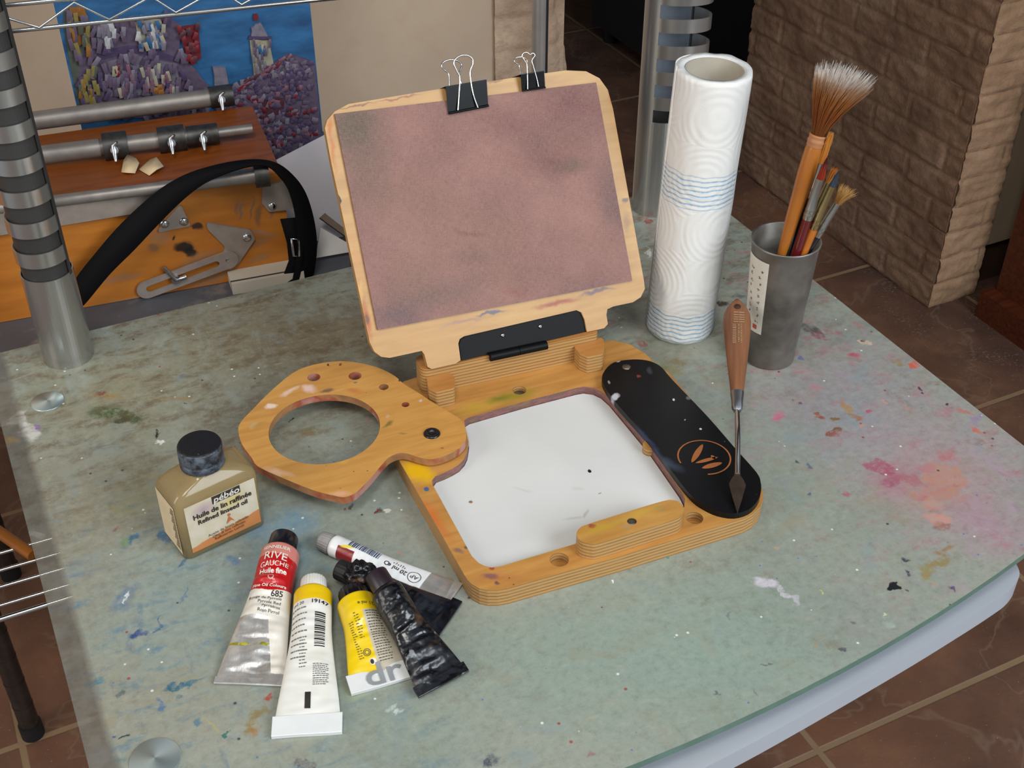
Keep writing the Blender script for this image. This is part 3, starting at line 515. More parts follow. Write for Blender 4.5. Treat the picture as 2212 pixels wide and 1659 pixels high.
# cup arm
AR=[(515,932),(520,912),(548,882),(584,846),(632,806),(677,788),(735,780),(786,786),(824,797),(854,813),(872,829),(905,849),(930,866),(968,889),(996,907),(1006,927),(1006,950),(996,965),(976,978),(951,988),(928,992),(905,988),(880,980),(862,979),(842,987),(827,1001),(804,1029),(778,1056),(766,1066),(745,1074),(723,1071),(677,1059),(614,1034),(558,1008),(543,988),(523,960)]
ZA0,ZA=.0165,.0225
ex=[bl(BF,*e,h=ZA) for e in [(666,840,20,11,'d8b8a8',.9,.6,.3),(585,877,14,8,'e0c8b8',.9,.5,-.2),(625,845,7,22,'d8bfae',.7,.6,.6),(705,845,18,6,'4a3a40',.7,.6,-.1),(765,843,26,7,'b86a38',.7,.8,.2),(766,828,5,3,'5a6060',.8,.4),(838,918,18,5,'6b6030',.8,.6,-.5),(838,900,6,5,'c8a080',.7,.6),(545,920,12,10,'b89a70',.6,.6),(560,918,20,5,'9a7a3c',.5,.6,-.3),(906,866,5,4,'b8b8b0',.8,.4),(863,822,5,4,'4a2f20',.9,.4),(711,787,3,3,'3c2418',.9,.3),(736,786,4,3,'4c2a20',.8,.4),(957,968,4,3,'7a4030',.6,.4),(870,936,10,2,'8a6a3c',.7,.5,.1),(735,1065,30,8,'d8a890',.6,.8),(600,1020,40,9,'d8b49a',.6,.8,.3),(740,995,20,10,'d8b040',.4,.9)]]
M_arm=wood('arm_plywood','b47e3c','c8954e',extra=ex,layers=False).mat
u,v=BF.px(701,925,ZA); hr=119.5/ppm(BF.w(u,v,ZA)); loops=[spline(BF.pxs(AR,ZA),3),circ(u,v,hr,72)]
for x_,y_,r_ in ((678,815,14),(767,812,14),(829,836,10.5),(876,874,8.5)): loops.append(hole(BF,x_,y_,r_,ZA,24))
m2=N('arm_edge'); m2.set(col=m2.ramp(m2.noise(30),[(.35,L('7a5236')),(.5,L('9c7048')),(.58,L('94442e')),(.66,L('a87a6c'))]),rough=.5); M_armedge=m2.mat
b=MB(); prism(b,loops,ZA0,ZA,0,1); arm=b.build('cup_arm',[M_arm,M_armedge],box_thing,BF,bevel=.0006)
pu,pv=BF.px(933,937,ZA)
b=MB(); lathe(b,[(.0062,ZA-.001),(.0062,ZA+.0004),(.0054,ZA+.0014),(.0024,ZA+.0012),(.0024,ZA+.0004),(0,ZA+.0004)],32,c=(pu,pv)); b.build('pivot_screw',M_black,arm,BF)
b=MB(); lathe(b,[(.019,ZT),(.019,ZA0)],40,c=(pu,pv)); b.build('washer',plain('white_washer','d8d6cf',.4),arm,BF)
# lid
A_=at(925,798,.04); B_=at(1310,704,.04); B_.z=.04
eL=(B_-A_).normalized(); pb=Vector((-eL.y,eL.x,0)); al=math.radians(29)
upL=Vector((0,0,1))*math.cos(al)+pb*math.sin(al)
LF=Frame(A_,eL,Y=upL)       # Z = toward viewer?
if LF.Z.y>0: LF=Frame(A_,eL,Z=-LF.Z)
LID=[(702,277),(707,259),(723,241),(752,225),(900,200),(1114,167),(1222,152),(1266,154),(1295,169),(1313,194),(1324,234),(1391,606),(1393,624),(1384,642),(1367,653),(1325,662),(1312,668),(1310,680),(1313,700),(1305,709),(1268,717),(1263,691),(1256,675),(1245,670),(1003,726),(993,732),(990,742),(995,778),(985,785),(933,797),(924,793),(917,766),(911,758),(842,773),(824,771),(809,760),(799,740),(716,353)]
ex=[bl(LF,*e) for e in [(718,320,7,70,'b3641c',.8,.8,-.1),(712,270,10,30,'b06014',.8,.8),(770,560,6,80,'c08040',.6,.8,-.2),(793,690,9,60,'a84c18',.8,.8,-.2),(790,690,8,14,'4c3430',.7,.6),(731,425,4,22,'1c140c',.98,.3,-.1),(1350,432,10,8,'4c4a4c',.8,.5,-.5),(1355,480,10,30,'7c6050',.5,.7,-.2),(1358,600,7,14,'5c4c50',.5,.6),(1200,655,60,8,'8c3428',.8,.7,-.2),(1290,630,50,6,'3c3a5c',.7,.6,-.2),(1060,676,40,5,'3c4868',.8,.6,-.2),(1000,695,60,5,'8c6a6c',.6,.7,-.2),(770,228,50,3,'6c3830',.7,.6,-.17),(860,210,60,3,'7c4030',.7,.6,-.17),(1070,172,26,5,'6c4028',.6,.6,-.17),(1160,640,40,8,'c89a50',.3,.8),(1320,210,6,40,'a05020',.7,.8,-.3),(1375,560,5,40,'b07c60',.5,.8),(890,735,30,6,'b8844c',.5,.8,-.2),(780,630,6,30,'d0a050',.5,.8)]]
M_lid=wood('lid_plywood','aa7f4c','b99058',extra=ex).mat
b=MB(); prism(b,[LF.pxs(LID)],-.0065,0); lid=b.build('lid_panel',M_lid,box_thing,LF,bevel=.0012,seg=3)
HP=[(1266,717),(1262,690),(1253,675),(1243,672),(1004,728),(995,734),(992,745),(997,779)]
m=N('hinge_black'); col=m.mix(m.math('MULTIPLY',m.mr(m.voro(170),.05,.08,.8,0),m.math('GREATER_THAN',m.noise(50),.62)),L('08080a'),L('9a9ca0')); m.set(col=col,rough=.5,spec=.15); m.bump(m.noise(500),.2,.0003); M_hinge=m.mat
b=MB(); prism(b,[LF.pxs(HP,-.002)],-.0045,-.002); hp=b.build('hinge_plate',M_hinge,lid,LF,bevel=.0005)
for x_,y_ in ((1086,724),(1167,705)):
    u,v=LF.px(x_,y_,-.002); b=MB(); lathe(b,[(.0018,-.002),(.0018,-.0014),(.001,-.0006),(0,-.0004)],20,c=(u,v)); b.build('screw',M_chrome,hp,LF)
q0=LF.px(1058,771); q1=LF.px(1180,745)
b=MB(); tube(b,[(q0[0],q0[1],.0005),(.5*(q0[0]+q1[0]),.5*(q0[1]+q1[1]),.0005)],.0036,18); tube(b,[(.5*(q0[0]+q1[0])+.0004,.5*(q0[1]+q1[1]),.0005),(q1[0],q1[1],.0005)],.0036,18); b.build('hinge_knuckle',M_hinge,hp,LF)
# canvas panel on lid
CQ=[(723,246),(1288,178),(1366,606),(816,713)]; CZ=.0022
m=N('toned_canvas'); wv=m.wobble(.012,22,None,4)
col=m.ramp(m.noise(16,detail=5,rough=.6),[(.3,L('76544f')),(.5,L('86605a')),(.7,L('936b63'))])
for e in [(780,300,90,130,'66594e',.8,1,-.2),(760,270,60,60,'5d5548',.8,.9),(800,400,60,120,'7d6558',.5,1,-.2),(1240,230,130,90,'6e3c42',.75,1,.2),(1180,340,120,60,'78443f',.5,1),(1150,300,60,60,'6b4a4c',.5,1),(1100,260,120,60,'7a4a4a',.6,1),(1200,360,60,40,'663c44',.6,1),(1235,355,46,26,'6a5a4c',.7,.9),(1330,430,46,120,'645058',.65,1,-.2),(1290,520,80,60,'a07468',.5,1),(1000,500,200,90,'9b7464',.5,1),(900,420,120,60,'94705e',.5,1),(930,640,160,50,'6c5a56',.7,1,-.2),(860,690,90,40,'5c505c',.7,1,-.2),(1010,560,60,30,'775c54',.6,1),(1010,498,50,8,'7a3c3c',.5,.9,.1),(1250,640,110,30,'6e5460',.7,1,-.2),(1110,630,40,18,'99574c',.5,1),(960,300,100,60,'8a5e58',.4,1),(1040,190,260,20,'6e4c4c',.6,1,-.13),(900,590,100,60,'8a6a5c',.5,1),(1080,600,100,50,'886458',.5,1)]: col=m.blob(col,wv,*bl(LF,e[0],e[1],e[2],e[3],'%02x%02x%02x'%tuple(int(int(e[4][q:q+2],16)*.86) for q in (0,2,4)),*e[5:],h=CZ))
x,y,z=m.xyz()
wx=m.noise(1,m.mapv((0,0,0),(0,0,0),(2600,220,1)),detail=1); wy=m.noise(1,m.mapv((0,0,0),(0,0,0),(220,2600,1)),detail=1); wv_=m.math('ADD',wx,wy)
col=m.mix(m.mr(wv_,.8,1.25,.05,.3),col,L('a58a7c')); col=m.mix(m.mr(wv_,.65,1.0,.2,0),col,L('52403c'))
m.set(col=col,rough=.7,spec=.25); m.bump(wv_,.3,.0004); M_canvas=m.mat
cq=LF.pxs(CQ,CZ); b=MB(); prism(b,[cq],.0002,CZ)
cv=b.build('toned_canvas',M_canvas,frame=LF,bevel=.0004); tag(cv,'canvas board toned mauve and brown, clipped to the raised lid','canvas')
# binder clips
def clip(body,front,back,wr,label):
    (x0,y0),(x1,y1),(x2,y2),(x3,y3)=body       # top-left, top-right, bottom-right, bottom-left on the front
    t0,t1,b1,b0=[Vector(LF.px(*p,.004)+(0,)) for p in body]
    th=thing('binder_clip',label,'clip',Frame(LF.w((t0.x+t1.x)/2,(t0.y+t1.y)/2,0),LF.X,Z=LF.Z),'binder clips on the lid')
    t=.0006; b=MB()
    zf_t,zf_b,zb_t,zb_b=.0058,.0042,-.0125,-.0075
    def sheet(a,b_,c_,d,n):
        n=Vector(n)*t; V=[a,b_,c_,d]; b.add(V+[v+n for v in V],[[0,1,2,3],[7,6,5,4],[0,4,5,1],[1,5,6,2],[2,6,7,3],[3,7,4,0]])
    fz=lambda v,z:Vector((v.x,v.y,z))
    ut=(t0+t1)/2; 
    sheet(fz(t0,zf_t),fz(t1,zf_t),fz(b1,zf_b-.0012),fz(b0,zf_b-.0012),(0,0,1))
    sheet(fz(t0,zb_t),fz(t1,zb_t),fz(b1,zb_b),fz(b0,zb_b),(0,0,-1))
    sheet(fz(t0,zf_t+t),fz(t1,zf_t+t),fz(t1,zb_t-t),fz(t0,zb_t-t),(0,1,0))
    M_=plain('clip_black','0b0b0e',.35,var=.2,scale=200,spec=.12); b.build('clip_body',M_,th,LF)
    b=MB(); rl=wr*1.5
    tube(b,[fz(b0,zf_b+.0002),fz(b1,zf_b+.0002)],rl,10); tube(b,[fz(b0,zb_b-.001),fz(b1,zb_b-.001)],rl,10); b.build('lip',M_,th,LF)
    for pts,h0,h1 in ((front,.0058,.0062),(back,-.010,-.0145)):
        ys=[p[1] for p in pts]; P=[]
        for p in pts:
            f=(max(ys)-p[1])/(max(ys)-min(ys)); h=h0+(h1-h0)*f; P.append(LF.px(*p,h)+(h,))
        b=MB(); tube(b,spline([tuple(p) for p in P],5,False),wr,8); b.build('wire_handle',M_chrome,th,LF)
    return th
k=lambda pts:[(680+a/2.765,100+b_/2.765) for a,b_ in pts]
clip([(961,189),(1049,174),(1055,228),(969,245)],k([(855,382),(862,280),(866,190),(850,150),(832,110),(836,80),(870,56),(910,54),(940,74),(944,104),(928,150),(934,220),(950,300),(974,366)]),
 k([(806,300),(804,235),(800,165),(770,138),(758,112),(775,90),(815,80),(855,88),(878,112),(868,145),(862,180),(878,230),(884,290)]),.00062,'large black binder clip with paint smears near the middle of the lid top')
k3=lambda pts:[(1000+a/3.072,b_/3.072) for a,b_ in pts]
clip([(1123,163),(1173,155),(1178,189),(1128,196)],k3([(430,592),(428,500),(424,430),(405,395),(392,372),(402,352),(425,348),(446,362),(462,352),(478,368),(458,400),(470,450),(490,520),(502,575)]),
 k3([(384,560),(380,490),(374,436),(350,418),(342,400),(352,384),(380,378),(405,384),(425,400),(430,440),(432,520)]),.00045,'small black binder clip nearer the right corner of the lid')

# ================================================================ palette knife
T=at(1593,1108,ZC+.0012)
Pn=None
for zz in [i*.0005 for i in range(60,240)]:
    q=at(1592,648,zz)
    if q.y<=.822: Pn=q; break
ax=(Pn-T).normalized(); KX=Vector((1,-.25,0)); KX=(KX-ax*KX.dot(ax)).normalized()
KF=Frame(T,ax,Z=ax.cross(KX)) ; 
if KF.Z.y>0: KF=Frame(T,ax,Z=-KF.Z)
KL=(Pn-T).length
def kx(y): # pixel row -> distance along axis
    d=ray(1593,y); best=0;bd=9
    for i in range(601):
        s_=KL*1.02*i/600; p=T+ax*s_; dz=depth(p); yy=829.5-F*(p.y*sn+(p.z-CAMH)*cs)/dz
        if abs(yy-y)<bd: bd=abs(yy-y); best=s_
    return best
knife=thing('palette_knife','palette knife with a worn brown wooden handle leaning against the metal cup','palette knife',KF)
def kw(y,px): s_=kx(y); return px/2/ppm(T+ax*s_)
M_blade=plain('tarnished_steel','6d5d52',.38,.85,var=.2,scale=120)
b=MB(); pts=[(1108,1),(1085,16),(1060,30),(1047,36),(1036,26),(1028,14),(1018,12)]
up=[(kx(y_),kw(y_,w_)) for y_,w_ in pts]; poly=up+[(a,-c_) for a,c_ in reversed(up)]
prism(b,[poly],-.0004,.0004); b.build('blade',M_blade,knife,KF)
b=MB(); sh=[(1024,12,0),(1005,14,.001),(980,13,.003),(940,12,.004),(910,13,.002),(884,16,0)]
tube(b,spline([(kx(y_),0,z_) for y_,w_,z_ in sh],4,False),[.0019]*21,14); b.build('shank',M_chrome,knife,KF)
b=MB()
def loft(prof,n=24,mi=0):   # prof (s, halfw, halft, zoff)
    vs=[];fs=[]
    for s_,w_,t_,*zo in prof:
        for i in range(n): a=2*PI*i/n; c_,d_=math.cos(a),math.sin(a); sg=lambda q:math.copysign(abs(q)**.8,q); vs.append((s_,w_*sg(c_),t_*sg(d_)))
    m_=len(prof)
    for j in range(m_-1):
        for i in range(n): fs.append([j*n+i,j*n+(i+1)%n,(j+1)*n+(i+1)%n,(j+1)*n+i])
    b.add(vs,fs,mi,True); b.add(vs[:n],[list(range(n))],mi); b.add(vs[-n:],[list(range(n))],mi)
loft([(kx(y_),kw(y_,w_),kw(y_,w_)*.92) for y_,w_ in [(888,17),(882,24),(868,25),(855,29),(850,30)]]); b.build('ferrule',M_steel,knife,KF)
m=N('knife_handle_wood'); g=m.noise(8,m.mapv((0,0,0),(0,0,0),(2,30,10)),detail=4); col=m.mix(m.mr(g,.3,.7),L('633c26'),L('85583a')); col=m.mix(m.mr(m.noise(40),.6,.75,0,.5),col,L('74666a')); m.set(col=col,rough=.5); M_kh=m.mat
b=MB(); loft([(kx(y_),kw(y_,w_),t_) for y_,w_,t_ in [(850,28,.0045),(830,32,.0048),(790,42,.005),(750,51,.005),(715,58,.005),(695,60,.005),(680,56,.0048),(668,44,.0045),(658,26,.004),(651,10,.003),(648,2,.001)]]); kh=b.build('handle',M_kh,knife,KF)
b=MB(); lathe(b,[(.0026,.0035),(.0026,.0053),(0,.0053)],20,c=(kx(672),0)); b.build('hole_shade_disc',plain('hole_shade','3a1c10',.8),kh,KF)  # solid dark disc, the shade inside a hanging hole painted on
M_print=plain('pale_print','b89a78',.7)
b=MB(); f=lambda u,v:(u,v,.0054)
for (y0_,y1_,v0,v1) in ((704,698,.003,-.0005),(704,698,-.001,-.005),):
    for yy in range(0,5):
        s0=kx(686+yy*5); put_rect(b,s0,v0,s0+.0007,v1,lambda u,v:(u,v,.0055),1,3)
rnd=random.Random(8)
for row,(v0_,h_) in enumerate(((.0012,.0026),(-.0014,.0012),(-.0032,.0012))):
    s0=kx(712)
    while s0>kx(752):
        w_=rnd.uniform(.0006,.0012); put_rect(b,s0,v0_,s0+w_*.5,v0_+h_,lambda u,v:(u,v,.0055),1,1)
        if rnd.random()<.6: put_rect(b,s0,v0_,s0+w_,v0_+.0004,lambda u,v:(u,v,.0055),1,1)
        s0-=w_+.0006
b.build('stamped_print',M_print,kh,KF)

# ================================================================ paper towel roll
RB=at(1466,705,0); tilt=Vector((.008,0,.2313)); RF_=Frame(RB,(1,0,-.035),Z=tilt)
roll=thing('paper_towel_roll','standing white paper towel roll with embossed circles and pale blue wave bands','paper towel',RF_)
RR=.0285; RH=.231
m=N('embossed_paper'); x,y,z=m.xyz()
ang=m.math('ARCTAN2',y,x); uu=m.math('MULTIPLY',ang,RR); uv=m.comb(uu,z,0)
d=m.voro(20,uv,rnd=.6); ringf=m.math('SINE',m.math('MULTIPLY',d,2*PI*11)); fine=m.noise(900,detail=2); fold=m.noise(25,uv,detail=2)
hgt=m.math('ADD',m.math('MULTIPLY',m.mr(ringf,-1,1),1),m.math('MULTIPLY',fine,.5)); hgt=m.math('ADD',hgt,m.math('MULTIPLY',fold,.8))
wave=m.math('ADD',z,m.math('ADD',m.math('MULTIPLY',m.math('SINE',m.math('MULTIPLY',uu,380)),.0004),m.math('MULTIPLY',m.noise(50,uv),.004)))
st=m.mr(m.math('SINE',m.math('MULTIPLY',wave,2*PI/.0040)),.0,.9,0,1)
msk=lambda a,b_:m.math('MULTIPLY',m.mr(wave,a,a+.002),m.mr(wave,b_-.002,b_,1,0))
mk=m.math('MAXIMUM',msk(.003,.033),msk(.128,.158)); mk2=m.math('MAXIMUM',mk,0)
col=m.mix(m.math('MULTIPLY',m.math('MULTIPLY',st,mk),m.mr(m.noise(300),.3,.6,.35,.85)),L('d9d6d1'),L('7ba8c8'))
hgt=m.math('ADD',hgt,m.math('MULTIPLY',m.math('MULTIPLY',st,mk),-1.5))
m.set(col=col,rough=.95,spec=.1); m.bump(hgt,.42,.00045); M_paper=m.mat
b=MB(); NR=96; NZ=60; vs=[];fs=[]
for j in range(NZ+1):
    z_=RH*j/NZ
    for i in range(NR):
        a=2*PI*i/NR; r_=RR+.0004*noise.noise(Vector((math.cos(a)*3,math.sin(a)*3,z_*22)))+.0002*noise.noise(Vector((math.cos(a)*9,math.sin(a)*9,z_*80)))
        if j==0: r_-=.0012
        if j==NZ: r_-=.0006
        zz=z_+(.0012*noise.noise(Vector((math.cos(a)*3,math.sin(a)*3,7))) if j==NZ else 0)
        vs.append((r_*math.cos(a),r_*math.sin(a),max(0,zz)))
for j in range(NZ):
    for i in range(NR): fs.append([j*NR+i,j*NR+(i+1)%NR,(j+1)*NR+(i+1)%NR,(j+1)*NR+i])
b.add(vs,fs,0,True)
top=vs[-NR:]; RC=.0222; inn=[(RC*math.cos(2*PI*i/NR),RC*math.sin(2*PI*i/NR),RH-.0006) for i in range(NR)]
b.add(top+inn,[[i,(i+1)%NR,NR+(i+1)%NR,NR+i] for i in range(NR)],1,True)
bot=vs[:NR]; inb=[(RC*math.cos(2*PI*i/NR),RC*math.sin(2*PI*i/NR),0) for i in range(NR)]; b.add(bot+inb,[[i,(i+1)%NR,NR+(i+1)%NR,NR+i] for i in range(NR)],1,True)
b.add(inn+inb,[[i,(i+1)%NR,NR+(i+1)%NR,NR+i] for i in range(NR)],1,True)
M_ptop=plain('paper_edge','d2d2d0',.95,var=.05,scale=500,bump=.0005)
b.build('towel_paper',[M_paper,M_ptop],roll,RF_,merge=True)
b=MB(); lathe(b,[(RC-.0002,.0005),(RC-.0002,RH-.001),(RC-.0012,RH-.001),(RC-.0012,.0005)],64,close=False)
m=N('cardboard_core'); x,y,z=m.xyz(); m.set(col=m.mix(m.noise(60),L('8d8577'),L('a69e8e')),rough=.85); b.build('cardboard_core',m.mat,roll,RF_)
b=MB(); vs=[]; n_=20
for i in range(n_+1):
    t=i/n_; a=math.radians(95+95*t); r_=RR+.0002+.0004*t
    for z_ in (RH*.02,RH*.5,RH-.001): vs.append((r_*math.cos(a)*(1 if z_>.01 else .99),r_*math.sin(a),z_+(.003*t if z_>.2 else 0)))
b.add(vs,[[3*i+k,3*i+k+1,3*i+k+4,3*i+k+3] for i in range(n_) for k in (0,1)],0,True); o=b.build('loose_sheet_end',M_paper,roll,RF_); so=o.modifiers.new('s','SOLIDIFY'); so.thickness=.0004

# ================================================================ brush cup
CB=at(1660,770,0); CF=ground(CB,0); CH=.1116
cr=lambda z:.0203+(.0261-.0203)*z/CH
m=N('worn_pewter'); n1=m.noise(22,detail=4); n2=m.noise(300); c=m.ramp(n1,[(.3,L('5c5650')),(.5,L('837d76')),(.7,L('a39d96'))]); c=m.mix(m.mr(m.noise(60),.6,.8,0,.3),c,L('5f4a38')); m.set(col=c,rough=m.mr(n1,.3,.7,.34,.5),metal=.7); m.bump(n2,.1,.0003); M_pew=m.mat
cup=thing('metal_cup','tapered grey metal cup with a narrow paper label holding brushes','cup',CF)
b=MB(); lathe(b,[(0,.0),(cr(0)-.002,0),(cr(0),.0015),(cr(.05),.05),(cr(CH-.003),CH-.003),(cr(CH)+.0006,CH-.002),(cr(CH)+.0008,CH-.0006),(cr(CH),CH),(cr(CH)-.0008,CH-.0008),(cr(.05)-.0012,.05),(cr(.003)-.0012,.003),(0,.003)],72,close=False)
b.build('cup_body',M_pew,cup,CF)
def cups(u,v,off=.0003): # u angle(rad), v height
    r_=cr(v)+off; return (r_*math.cos(u),r_*math.sin(u),v)
b=MB(); put_rect(b,math.radians(175),.034,math.radians(234),.101,cups,16,8); cl=b.build('paper_label',plain('cream_label','cfcabd',.7,var=.05),cup,CF)
b=MB(); rnd=random.Random(5)
for col_ in (196,219):
    for r_ in range(9):
        v=.045+.0058*r_
        a=math.radians(col_+rnd.uniform(-2,2))
        for q in range(3): 
            da=math.radians(rnd.uniform(-3,3)); dv=rnd.uniform(-.0012,.0012)
            put_rect(b,a+da-.03*rnd.random(),v+dv,a+da+.04,v+dv+.0005,lambda u,w_:cups(u,w_,.0006),2,1)
            if q==1: put_rect(b,a+da,v-.001,a+da+.012,v+.0015,lambda u,w_:cups(u,w_,.0006),1,1)
b.build('label_marks',plain('label_ink','5a5550',.8),cl,CF)
b=MB(); put_rect(b,math.radians(212),.0375,math.radians(222),.0415,lambda u,w_:cups(u,w_,.0006),2,2); b.build('red_seal',plain('red_ink','b8503c',.8),cl,CF)

# ---- brushes
def brush(label,rim,tip,ry,r_handle,ferr,hair,M_h,M_f,stops,fan=None,name='paint_brush',flatk=1.0,handle_end=None,seed=1,nh=90):
    """rim/tip pixels of axis; ferr=(f0,f1) fractions rim->tip where the ferrule is; hair from f1 to 1"""
    R=at(rim[0],rim[1],CH); R.y+=0
    # inside the rim
    d=ray(*tip); t=(R.y+ry)/d.y; Tp=O0+d*t
    ax=(Tp-R).normalized(); Ln=(Tp-R).length
    # go down until the wall
    s_=0
    while True:
        q=R-ax*(s_+.001); rr=math.hypot(q.x-CB.x,q.y-CB.y)
        if q.z<.006+r_handle or rr>cr(q.z)-.0016-r_handle: break
        s_+=.001
        if s_>.13: break
    bottom=R-ax*s_
    fr=Frame(bottom,Vector((1,0,0))-ax*ax.x,Z=ax)
    o=thing(name,label,'paintbrush',fr,'brushes standing in the metal cup')
    base_=s_; f0=base_+Ln*ferr[0]; f1=base_+Ln*ferr[1]; end=base_+Ln
    rf=r_handle*ferr[2] if len(ferr)>2 else r_handle*.75
    b=MB(); lathe(b,[(r_handle*.5,0),(r_handle*.75,f0*.3),(r_handle,f0*.75),(r_handle*.98,f0-.004),(rf*1.0,f0)],20); b.build('handle',M_h,o,fr)
    if M_f is not None:
        b=MB(); lathe(b,[(rf*1.08,f0-.001),(rf*1.1,f0+.002),(rf*1.16,f0+.003),(rf*1.05,f0+.004),(rf*1.05,f0+.006),(rf*1.12,f0+.007),(rf*1.0,f0+.008),(rf*.85*1,f1)],20); b.build('ferrule',M_f,o,fr)
    M_b=hairmat('hair_%d'%seed,stops,f1,end)
    rnd=random.Random(seed); b=MB(); rb=rf*.8; HL=end-f1
    for i in range(nh):
        a=rnd.uniform(0,2*PI); q=math.sqrt(rnd.random()); x0=rb*q*math.cos(a); y0=rb*q*math.sin(a)*flatk
        L_=HL*rnd.uniform(.8,1.0)*(1-.25*q*(0 if fan else 1)); sp=(fan[0] if fan else -.75)*1.0
        bend=(fan[1] if fan else 0)
        pts=[]
        for k_ in range(5):
            t_=k_/4; wx=x0*(1+sp*t_**1.3)+bend*t_*t_+rnd.uniform(-1,1)*.00012*k_; wy=y0*(1+sp*t_**1.3); pts.append((wx,wy,f1-.001+(L_+.001)*t_))
        hw=hair*rnd.uniform(.7,1.2)
        tube(b,pts,[hw,hw,hw*.9,hw*.7,hw*.2],3,caps=False)
    b.build('bristles',M_b,o,fr); return o,fr,f0,f1,end
def hairmat(name,stops,f1,end,rough=.6):
    m=N(name); x,y,z=m.xyz(); f=m.math('ADD',m.mr(z,f1,end),m.math('MULTIPLY',m.math('SUBTRACT',m.noise(400),.5),.2)); m.set(col=m.ramp(f,[(p,L(c)) for p,c in stops]),rough=rough,spec=.25); return m.mat
M_bam=plain('bamboo_orange','a4611f',.3,var=.12,scale=25,spec=.5); M_silver=plain('nickel_ferrule','a8a49a',.26,.9,var=.1,scale=90); M_gold=plain('brass_ferrule','ab9466',.26,.9,var=.1)
M_blk=plain('black_lacquer','14131a',.2,var=.1,spec=.6); M_red=plain('dark_red_lacquer','5c1418',.2,var=.1,spec=.6); M_org=plain('orange_lacquer','b5661e',.25,var=.1,spec=.6)
# big mop brush
brush('big bamboo-handled mop brush with brown and white flared hair',(1692,538),(1812,148),.012,.0068,(.60,.65,.88),.00024,M_bam,plain('bamboo_collar','a87048',.5),
   [(0,'6a3c1a'),(.35,'8a4c22'),(.62,'a06434'),(.80,'b08868'),(.92,'cfc8c0'),(1,'dcdad8')],fan=(3.6,.006),seed=3,nh=1300)
brush('flat brush with long stiff orange bristles and silver ferrule beside the bamboo handle',(1717,535),(1797,284),.0,.0034,(.46,.74,.9),.0003,M_blk,M_silver,[(0,'a86426'),(.8,'b8742e'),(1,'c98a40')],seed=4,flatk=.5,nh=120,fan=(-.2,0))
brush('dark-red handled brush with a pointed red-brown head',(1722,542),(1789,333),-.004,.0038,(.36,.76,.95),.0003,M_red,M_silver,[(0,'8c2c14'),(.4,'842a18'),(.65,'4c1616'),(1,'4a1820')],seed=5,nh=160)
brush('thin brush with ragged orange-brown bristles behind the red-headed one',(1730,530),(1803,360),.008,.0024,(.3,.80,.95),.00025,M_blk,M_gold,[(0,'b0763a'),(1,'b8641e')],fan=(.6,.001),seed=6,nh=60)
brush('orange-handled brush with gold ferrule and dark blue tip',(1737,540),(1814,365),-.004,.0036,(.29,.80,.9),.0003,M_org,M_gold,[(0,'3a4250'),(1,'2a3444')],seed=7,nh=120)
brush('short brush with splayed straw-coloured bristles at the cup edge',(1748,536),(1832,403),.002,.0032,(.22,.74,1.0),.00024,M_blk,M_silver,[(0,'a8783c'),(1,'c89a5c')],fan=(2.2,.002),seed=8,nh=80)

# ================================================================ linseed oil bottle
p1=at(404,1214,0); bang=math.degrees(math.atan2(.0359,.0474))
bc=Vector((-.2046,.6285,0)); OF=ground(bc,bang); BW,BD,BHh=.0298,.0172,.0505
bottle=thing('oil_bottle','squat square linseed oil bottle with black cap and orange-white label','bottle',OF)
m=N('oily_glass'); n1=m.noise(30); m.set(col=m.mix(n1,L('b59c6c'),L('c8b080')),rough=.10,trans=.6,spec=.5,ior=1.35); M_bott=m.mat
def rr_(w,d,r,n=6): return rounded(rect(-w,-d,w,d),r,n)
b=MB(); secs=[(0,BW-.002,BD-.002,.004),(.0015,BW,BD,.005),(BHh-.004,BW,BD,.005),(BHh,BW-.001,BD-.001,.005),(BHh+.004,BW-.006,BD-.003,.007),(BHh+.0075,BW-.014,BD-.005,.009),(BHh+.0095,.0115,.0115,.0112),(BHh+.014,.0112,.0112,.0111)]
vs=[];n_=None
for z_,w_,d_,r_ in secs:
    s_=rr_(w_,d_,min(r_,w_*.97,d_*.97)); n_=len(s_); vs+=[(p[0],p[1],z_) for p in s_]
fs=[[j*n_+i,j*n_+(i+1)%n_,(j+1)*n_+(i+1)%n_,(j+1)*n_+i] for j in range(len(secs)-1) for i in range(n_)]
b.add(vs,fs,0,True); b.add(vs[:n_],[list(range(n_))]); b.add(vs[-n_:],[list(range(n_))]); b.build('bottle_body',M_bott,bottle,OF,merge=True)
m=N('linseed_oil'); m.set(col=L('8a7428'),rough=.3,spec=.3); x,y,z=m.xyz()
b=MB(); vs=[]
for z_ in (.0012,.012): vs+=[(p[0],p[1],z_) for p in rr_(BW-.0022,BD-.0022,.004)]
n_=len(vs)//2; b.add(vs,[[i,(i+1)%n_,n_+(i+1)%n_,n_+i] for i in range(n_)]+[list(range(n_)),list(range(n_,2*n_))]); tag(b.build('oil',m.mat,bottle,OF),'yellow oil left in the bottom')
m=N('crusty_black_cap'); n1=m.noise(90,detail=4,rough=.7); x,y,z=m.xyz(); topm=m.math('GREATER_THAN',z,.0765)
c=m.mix(m.mr(n1,.42,.62,0,.85),L('1d1f26'),L('5e6672')); c2=m.mix(m.mr(n1,.62,.7,0,.9),L('0c0d12'),L('6a7078')); m.set(col=m.mix(topm,c,c2),rough=.5); m.bump(n1,.8,.0015); M_cap=m.mat
b=MB(); lathe(b,[(.0136,BHh+.0098),(.0147,BHh+.0105),(.0147,BHh+.0155),(.0142,BHh+.016),(.0147,BHh+.0165),(.0146,.0755),(.0138,.077),(.012,.0772),(.0,.0770)],56); b.build('cap',M_cap,bottle,OF)
